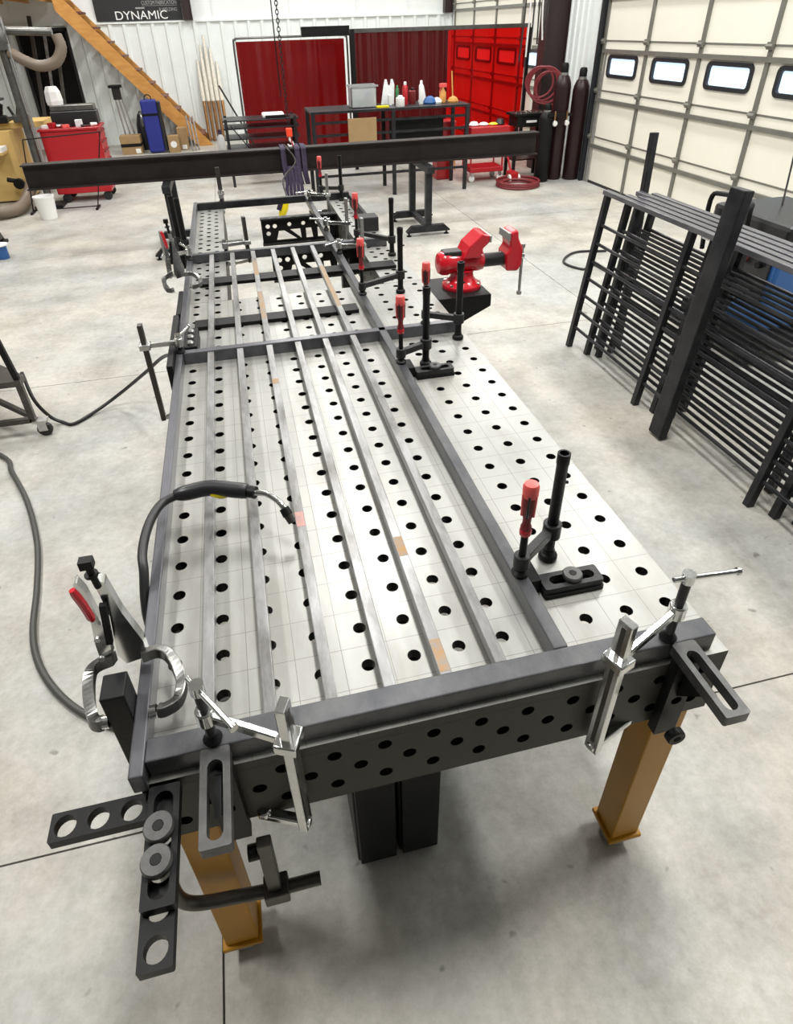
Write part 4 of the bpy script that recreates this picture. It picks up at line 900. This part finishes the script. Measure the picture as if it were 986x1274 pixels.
can('green_bottle', 'thin dark green bottle behind the white jug', 2.65, 8.66, .025, .22, 'green', 'green', 'bottle')
t = thing('spray_bottle', 'amber spray bottle with a red trigger on the steel bench', 'spray bottle', (3.25, 8.5, BT))
obj('body', MB().lathe([(.045, 0), (.047, .01), (.045, .12), (.018, .16), (.016, .18)], (3.25, 8.5, BT), 14), 'wood', t); obj('trigger_head', MB().box(3.20, 3.30, 8.48, 8.52, BT+.18, BT+.23).beam((3.22, 8.5, BT+.18), (3.20, 8.5, BT+.12), .012, .02), 'pinkred', t, .006)
for x, m_, l, s in ((3.05, 'bluep', 'dark blue cloth heap on the steel bench', .085), (3.15, 'white', 'crumpled white cloth beside the dark blue cloth', .065), (3.38, 'wood', 'tan work glove lying at the bench end', .07), (3.0, 'paper', 'grey paper cone behind the slim bottle', .06)):
    tag(obj('cloth', MB().lathe([(s, 0), (s*1.1, .02), (s*.8, s*.8), (s*.25, s*1.1 if m_ != 'paper' else .2)], (x, 8.44 if m_ != 'paper' else 8.62, BT), 9, smooth=False), m_), l, 'glove' if m_ == 'wood' else 'cone' if m_ == 'paper' else 'cloth')
# ---- rack of stacked dark rails left of the bench
t = thing('steel_rack', 'dark steel rack of long rails in front of the framed welding screen', 'rack', (.8, 9.6, 0))
for x in (.30, 1.30):
    for y in (9.5, 10.0): obj('leg', MB().box(x-.02, x+.02, y-.02, y+.02, 0, .92), 'tube', t)
for z_ in (.90, .80, .66, .52): obj('shelf', MB().box(.26, 1.36, 9.49, 10.02, z_-.018, z_), 'tube', t, .002)
obj('gusset', MB().beam((.36, 9.47, .84), (.60, 9.47, .52), .05, .012, (0, 1, 0)), 'black', t)
tag(obj('folded_cloth', MB().box(.84, 1.16, 9.56, 9.82, .9005, .96), 'white', None, .02), 'folded white cloth on the steel rack behind the chain', 'cloth')
tag(obj('dark_case', MB().box(.88, 1.18, 9.52, 9.555, .9005, .94), 'black', None, .005), 'slim black case on the front edge of the steel rack', 'case')
tag(obj('leaning_rod', MB().cyl((.92, 10.35, 0), (.28, 10.55, 1.28), .014, n=8), 'blackgrey'), 'short dark rod sticking up at an angle beside the framed screen', 'rod')
# ---- copper tubes leaning on the wall
for k, (x, h, l) in enumerate(((-.09, 1.50, 'shortest copper tube of the bundle leaning on the ribbed wall, next to the stair foot'), (.005, 1.75, 'copper tube in the leaning bundle, second from the stair foot'), (.10, 1.92, 'tallest copper tube of the leaning bundle, wrapped in clear sleeve'), (.195, 1.70, 'copper tube in the leaning bundle, second from the framed screen'), (.29, 1.45, 'copper tube of the leaning bundle, next to the framed screen'))):
    t = thing('copper_tube', l, 'tube', (x, 14.45, 0), 'copper tubes leaning on the wall')
    a = V((x, 14.45, 0)); b = V((x, 14.63, h*.66)); d_ = (b-a)/(h*.66)
    obj('tube', MB().cyl(a, b, .034, n=10), 'brass', t)
    obj('sleeve', MB().tube([a+d_*.75, b+d_*.05, a+d_*h], [.042, .046, .022], 9), 'wrap', t)
t = thing('cleaner_bottle', 'pale blue bottle with a purple cap at the foot of the stair', 'bottle', (.15, 13.2, 0))
obj('body', MB().lathe([(.07, 0), (.075, .02), (.07, .22), (.03, .28)], (.15, 13.2, 0), 14), 'clear', t); obj('cap', MB().lathe([(.035, .28), (.035, .36)], (.15, 13.2, 0), 12), 'purple', t)

# ---- staircase
t = thing('staircase', 'wooden open staircase climbing along the ribbed back wall', 'staircase', (-1.2, 14.1, 0))
A, B = V((-.05, 0, -.02)), V((-3.4, 0, 3.78)); sdir = (B-A).normalized(); nrm_ = V((sdir.z, 0, -sdir.x))*-1
for y in (13.86, 14.66):
    a0, a1 = A+V((0, y, 0)), B+V((0, y, 0))
    cut = [(-.05, .0), (-.36, .0), (-3.4, 3.45), (-3.4, 3.83)]
    obj('stringer', MB().plate([(-.02, .0), (-2.42, 2.735), (-2.42, 2.365), (-.32, .0)], [], .042, frame_mx((0, y, 0), (1, 0, 0), (0, 0, 1))), 'wood', t, .004)
for k in range(11):
    z_ = .19+.235*k; x = -.02-(z_/3.85)*3.38
    obj('tread', MB().box(x-.24, x+.03, 13.865, 14.61, z_, z_+.035), 'tread', t, .003)
t = thing('mezzanine', 'wooden mezzanine deck at the top of the staircase', 'mezzanine', (-4.3, 13.3, 2.6))
obj('deck', MB().box(XL+.01, -2.43, 11.6, YB-.09, 2.70, 2.74), 'plywood', t)
for k in range(9): obj('joist', MB().box(XL+.02+.45*k, XL+.06+.45*k, 11.62, YB-.1, 2.50, 2.70), 'wood', t)
obj('fascia', MB().box(XL+.01, -2.43, 11.56, 11.60, 2.48, 2.74), 'wood', t)
obj('post', MB().box(-4.6, -4.5, 11.62, 11.72, 0, 2.50), 'wood', t)
# ---- things under the stair
t = thing('upright_case', 'tall blue soft case standing under the staircase', 'case', (-1.05, 13.35, 0))
obj('body', MB().box(-1.24, -.95, 13.25, 13.45, .02, .93), 'blue', t, .03, 3); obj('side_panel', MB().box(-.95, -.88, 13.26, 13.44, .03, .90), 'blackpl', t, .02); obj('strap', MB().box(-1.245, -.945, 13.243, 13.457, .66, .70), 'black', t)
obj('handle', MB().torus((-1.09, 13.35, .95), .06, .012, 12, 6, (0, 1, 0)), 'black', t)
def carton(label, x0, x1, y0, y1, z0, z1, tape=True, round_label=False):
    t = thing('carton', label, 'box', ((x0+x1)/2, (y0+y1)/2, z0)); obj('box', MB().box(x0, x1, y0, y1, z0, z1), 'card', t, .004)
    if tape: obj('tape', MB().box(x0-.001, x1+.001, y0-.0015, y1, (z0+z1)/2-.03, (z0+z1)/2+.03), 'black', t)
    if round_label: obj('round_label', MB().cyl(((x0+x1)/2, y0-.001, (z0+z1)/2), ((x0+x1)/2, y0-.003, (z0+z1)/2), .06, n=18), 'white', t)
    else: obj('paper_label', MB().box(x1-.12, x1-.03, y0-.003, y0-.0005, z0+.02, z0+.10), 'white', t)
carton('cardboard carton with a dark band beside the tripod under the staircase', -1.76, -1.38, 13.3, 13.6, 0, .33)
carton('small carton with a round white label under the staircase', -.86, -.66, 13.2, 13.4, 0, .30, False, True)
carton('brown carton behind the one with the round label', -.68, -.50, 13.45, 13.7, 0, .40, False)
tag(obj('foam_sheet', MB().box(-1.80, -1.25, 12.5, 12.85, .0, .03), 'white', None, .004), 'white foam sheet on the floor in front of the carton with the dark band', 'foam sheet')
t = thing('tripod', 'folded grey surveyor tripod with a black head under the staircase', 'tripod', (-1.65, 13.75, 0))
obj('head', MB().box(-1.80, -1.56, 13.68, 13.82, 1.12, 1.17), 'black', t, .01); obj('clamp_block', MB().box(-1.75, -1.6, 13.70, 13.80, .92, 1.12), 'blackpl', t, .01)
for k in range(3): obj('leg', MB().beam((-1.73+.06*k, 13.75, 1.0), (-1.66+.09*k, 13.70+.05*k, .0), .026, .026, (0, 1, 0)), 'satin', t, .003)
t = thing('gear_bag', 'black gear bag beside the blue upright case', 'bag', (-1.42, 13.9, 0))
obj('bag', MB().lathe([(.12, 0), (.15, .12), (.13, .45), (.08, .62), (.03, .70)], (-1.33, 13.85, 0), 10), 'blackpl', t); obj('strap', MB().torus((-1.33, 13.72, .55), .12, .014, 14, 6, (1, .3, 0)), 'satin', t)
for k, (x, h) in enumerate(((-.42, .62), (-.36, .58), (-.30, .60))):
    tag(obj('pipe_offcut', MB().cyl((x, 13.25+.05*k, 0), (x-.03, 13.40+.05*k, h), .016, n=8), 'satin'), 'short metal pipe offcut leaning at the stair foot', 'pipe', 'pipe offcuts at the stair foot')

# ---- banner on the back wall
t = thing('wall_banner', 'black banner reading DYNAMIC on the back wall above the stair', 'banner', (-1.0, YB-.05, 2.19))
obj('sheet', MB().box(-1.87, -.24, YB-.045, YB-.035, 2.185, 2.95), 'banner', t)
def letters(txt, x, z, size, m_, parent, width=None):
    c = bpy.data.curves.new('print', 'FONT'); c.body = txt; c.size = size; c.extrude = .002; c.align_x = 'LEFT'
    tmp = bpy.data.objects.new('tmp', c); COL.objects.link(tmp); dg = bpy.context.evaluated_depsgraph_get(); dg.update()
    me = bpy.data.meshes.new_from_object(tmp.evaluated_get(dg)); bpy.data.objects.remove(tmp); bpy.data.curves.remove(c)
    xs_ = [v.co.x for v in me.vertices]; k = (width/(max(xs_)-min(xs_))) if width else 1
    off = V(parent['_o'])
    for v in me.vertices: p = V((x+(v.co.x-min(xs_))*k, YB-.049-v.co.z, z+v.co.y)); v.co = p-off
    me.materials.clear(); me.materials.append(M[m_]); o = bpy.data.objects.new('lettering', me); COL.objects.link(o); o.parent = parent
letters('DYNAMIC', -1.50, 2.205, .20, 'lettering', t, .98)
letters('CUSTOM FABRICATION', -.97, 2.44, .09, 'greyprint', t, .66); letters('& WELDING', -.66, 2.33, .08, 'greyprint', t, .34)
obj('underline', MB().box(-.97, -.31, YB-.049, YB-.045, 2.42, 2.425), 'greyprint', t); obj('small_mark', MB().box(-1.10, -.93, YB-.049, YB-.045, 2.375, 2.40), 'greyprint', t)

# ---- left corner: red chest, plywood cabinet, pipes
t = thing('tool_chest', 'red rolling tool chest heaped with small parts beside the plywood cabinet', 'tool chest', (-1.75, 9.5, 0))
obj('body', MB().box(-2.15, -1.42, 9.25, 9.75, .12, .92), 'redtool', t, .01)
for k in range(6):
    d = sub(obj('drawer', MB().box(-1.42, -1.405, 9.27, 9.73, .17+.122*k, .28+.122*k), 'redtool', t, .003)); obj('pull', MB().box(-1.404, -1.388, 9.30, 9.70, .255+.122*k, .272+.122*k), 'grip', d)
obj('top_tray', MB().box(-2.17, -1.39, 9.23, 9.77, .92, .95), 'redtool', t, .005)
for x in (-2.05, -1.5):
    for y in (9.3, 9.7): obj('caster', MB().lathe([(.055, -.02), (.06, -.015), (.06, .015), (.055, .02)], (x, y, .06), 14, 'y'), 'rubber', t)
for k, (m_, l, c_) in enumerate((('white', 'white spray nozzle pack on the tray of the red tool chest', 'nozzle pack'), ('redtool', 'small red tin on the tray of the red tool chest', 'tin'), ('satin', 'bright steel socket on the tray of the red tool chest', 'socket'), ('pinkred', 'pink parts box on the tray of the red tool chest', 'parts box'), ('black', 'black ratchet on the tray of the red tool chest', 'ratchet'), ('paper', 'folded paper sheet on the tray of the red tool chest', 'paper'), ('bar', 'dark pry bar lying on the tray of the red tool chest', 'pry bar'), ('white', 'white glue bottle lying on the tray of the red tool chest', 'bottle'))):
    rr = random.Random(k+11); x = -2.08+.088*k; y = 9.30+.10*rr.random()
    if k in (2, 7): mb = MB().cyl((x-.03, y, .975), (x+.05, y+.03, .975), .024, .018, 10)
    elif k in (4, 6): mb = MB().beam((x-.05, y-.03, .962), (x+.06, y+.06, .962), .02, .02, (0, 0, 1)).cyl((x-.05, y-.03, .951), (x-.05, y-.03, .98), .026, n=10)
    else: mb = MB().obox((x, y, .951+.02+.012*(k % 3)), (.07+.03*rr.random(), .05+.03*rr.random(), .04+.024*(k % 3)), Matrix.Rotation(rr.uniform(-.6, .6), 3, 'Z'))
    tag(obj(c_.replace(' ', '_'), mb, m_, None, .004), l, c_)
t = thing('equipment_case', 'black equipment case with a pale lid on the red tool chest', 'case', (-1.75, 9.6, .95))
obj('case', MB().box(-2.02, -1.42, 9.52, 9.75, .96, 1.13), 'blackpl', t, .015); obj('lid', MB().box(-2.0, -1.44, 9.53, 9.74, 1.13, 1.20), 'pipe', t, .01)
tag(obj('paper_bag', MB().lathe([(.10, 0), (.11, .05), (.10, .16), (.07, .22)], (-1.93, 9.63, 1.201), 7, smooth=False), 'white'), 'crumpled white bag on the equipment case', 'bag')
t = thing('plywood_cabinet', 'plywood bench cabinet with a worktop beside the red tool chest', 'cabinet', (-2.8, 9.9, 0))
obj('body', MB().box(-4.2, -2.62, 9.6, 10.3, .02, .92), 'plywood', t, .004); obj('worktop', MB().box(-4.25, -2.2, 9.8, 10.35, .925, 1.0), 'plywood', t, .004); obj('leg', MB().box(-2.30, -2.24, 10.2, 10.3, 0, .925), 'plywood', t)
obj('shelf', MB().box(-4.0, -2.70, 9.30, 9.60, .66, .69), 'plywood', t)
tag(obj('paper_stack', MB().box(-3.05, -2.70, 9.33, 9.58, .69, .75), 'white', None, .004), 'stack of white papers on the plywood cabinet shelf', 'papers')
for k, (x, m_, l) in enumerate(((-2.72, 'black', 'black power tool on the plywood worktop'), (-2.95, 'grip', 'dark red power tool on the plywood worktop'), (-2.45, 'pipe', 'grey power tool on the plywood worktop'))):
    t = thing('power_tool', l, 'power tool', (x, 9.75, 1.0)); obj('body', MB().box(x-.10, x+.10, 9.70, 9.80, 1.0, 1.10), m_, t, .02); obj('motor', MB().cyl((x, 9.75, 1.09), (x+.05, 9.75, 1.24), .05, n=12), m_, t); obj('grip', MB().beam((x-.08, 9.75, 1.09), (x-.12, 9.75, 1.2), .03, .03), 'rubber', t)
t = thing('drill_press', 'dark drill press standing on the plywood worktop beside the fume arm', 'drill press', (-2.78, 10.05, 1.0))
obj('base', MB().box(-2.92, -2.66, 9.90, 10.22, 1.0, 1.04), 'black', t, .008); obj('column', MB().cyl((-2.79, 10.14, 1.04), (-2.79, 10.14, 1.95), .035, n=12), 'satin', t)
obj('table', MB().box(-2.90, -2.68, 9.88, 10.10, 1.26, 1.29), 'blackgrey', t, .005); obj('head', MB().box(-2.89, -2.69, 9.86, 10.24, 1.56, 1.78), 'blackgrey', t, .02); obj('belt_cover', MB().box(-2.92, -2.66, 9.84, 10.30, 1.785, 1.88), 'black', t, .03)
obj('chuck', MB().lathe([(.012, -.16), (.026, -.10), (.03, -.04), (.022, 0)], (-2.79, 9.95, 1.56), 12), 'satin', t)
for k in range(3): obj('feed_handle', MB().cyl((-2.68, 9.98, 1.64), (-2.63, 9.98+.14*math.cos(k*2.09+.4), 1.64+.14*math.sin(k*2.09+.4)), .008, n=6), 'chrome', t)
tag(obj('grinder', MB().cyl((-2.60, 9.40, .30), (-2.78, 9.40, .34), .03, n=10).cyl((-2.64, 9.36, .28), (-2.64, 9.42, .28), .07, n=16), 'black'), 'black angle grinder hung on the plywood cabinet side', 'grinder')
t = thing('fume_arm', 'grey fume extraction arm with a tan flexible duct and yellow disc', 'fume arm', (-2.3, 9.2, 0))
obj('mast', MB().cyl((-2.24, 9.1, 0), (-2.24, 9.1, 2.3), .05, n=12), 'pipe', t); obj('mast_rail', MB().cyl((-2.15, 9.05, .2), (-2.15, 9.05, 2.2), .018, n=8), 'satin', t)
obj('base', MB().box(-2.42, -2.06, 8.95, 9.25, 0, .05), 'black', t, .01)
p0 = YP(22, 2, 9.1); obj('joint', MB().lathe([(.10, -.12), (.12, -.05), (.12, .05), (.09, .14)], (-2.24, 9.1, 1.98), 12), 'pipe', t)
obj('boom', MB().cyl((-2.24, 9.1, 2.06), (-1.62, 9.1, 2.03), .045, n=12), 'pipe', t)
obj('flex_duct', MB().tube(bez([(-1.58, 9.1, 2.0), (-1.56, 9.08, 1.86), (-1.66, 9.06, 1.72), (-1.85, 9.06, 1.68), (-2.02, 9.08, 1.74), (-2.18, 9.1, 1.84)], 8), [.062+.004*(k % 2) for k in range(41)], 14), 'duct', t)
obj('damper_disc', MB().lathe([(.125, 0), (.125, -.03), (.05, -.03), (.045, -.02)], (-2.52, 9.0, 1.77), 22, 'y'), 'bright_yellow', t)
for k, (x, w_) in enumerate(((-3.05, .07), (-2.85, .05), (-2.68, .06))):
    tag(obj('steel_length', MB().beam((x-.15, 13.9, 0), (x+.02, 14.55, 2.3-.2*k), w_, .05, (1, 0, 0)), ('bar', 'picket', 'pipe')[k], None, .003), ('dark steel length leaning by the dark doorway', 'bright steel length leaning by the dark doorway', 'grey steel length leaning by the dark doorway')[k], 'steel length')
t = thing('wire_frame_rack', 'thin black wire frame rack standing before the red tool chest', 'wire rack', (-1.9, 8.9, 0))
rk = [YP(28, 174, 8.8), YP(124, 164, 8.8), V((YP(124, 264, 8.8).x, 8.8, .03)), V((YP(34, 240, 8.8).x, 8.8, .03))]
obj('wire', MB().tube([rk[0], rk[1]], .008, 6), 'black', t); obj('wire', MB().tube([rk[1], rk[2]], .008, 6), 'black', t); obj('wire', MB().tube([rk[2], rk[3]], .008, 6), 'black', t); obj('wire', MB().tube([rk[3], rk[0]], .008, 6), 'black', t)
for p in (rk[2], rk[3]): obj('foot', MB().box(p.x-.015, p.x+.015, 8.68, 8.92, 0, .022), 'black', t)
t = thing('bucket', 'white plastic bucket on the floor in front of the wire rack', 'bucket', (-2.13, 8.42, 0))
obj('pail', MB().lathe([(.10, 0), (.125, .26), (.13, .27), (.13, .28), (.118, .28), (.10, .05)], (-2.13, 8.42, 0), 18), 'white', t); obj('bail', MB().torus((-2.13, 8.42, .25), .128, .004, 16, 6, (0, .9, .4), 0, PI), 'satin', t)
tag(obj('floor_duct', MB().tube(bez([(-3.2, 8.7, .09), (-2.75, 8.55, .09), (-2.55, 8.75, .09), (-2.50, 9.1, .16), (-2.46, 9.42, .32)], 8), [.075+.005*(k % 2) for k in range(33)], 12), 'duct'), 'tan flexible duct lying on the floor by the white bucket', 'duct')
t = thing('hand_truck', 'dark hand truck tipped back on the floor near the plywood cabinet', 'hand truck', (-2.5, 7.4, 0))
obj('rail', MB().beam((-2.42, 7.35, .04), (-2.75, 7.75, .62), .05, .03, (1, 0, 0)), 'bar', t, .003); obj('rail', MB().beam((-2.62, 7.25, .04), (-2.95, 7.65, .62), .05, .03, (1, 0, 0)), 'bar', t, .003); obj('toe_plate', MB().box(-2.78, -2.38, 7.2, 7.42, 0, .03), 'black', t, .003); obj('axle', MB().cyl((-2.50, 7.40, .12), (-2.85, 7.2, .12), .06, n=12), 'rubber', t)
t = thing('tape_roll', 'small blue and white spool standing on the open floor', 'spool', (-2.25, 6.7, 0))
obj('core', MB().lathe([(.06, 0), (.06, .14)], (-2.25, 6.7, 0), 14), 'bluep', t); obj('flange', MB().lathe([(.085, 0), (.085, .012)], (-2.25, 6.7, .14), 16), 'white', t)

for o in THINGS:
    if '_o' in o: del o['_o']
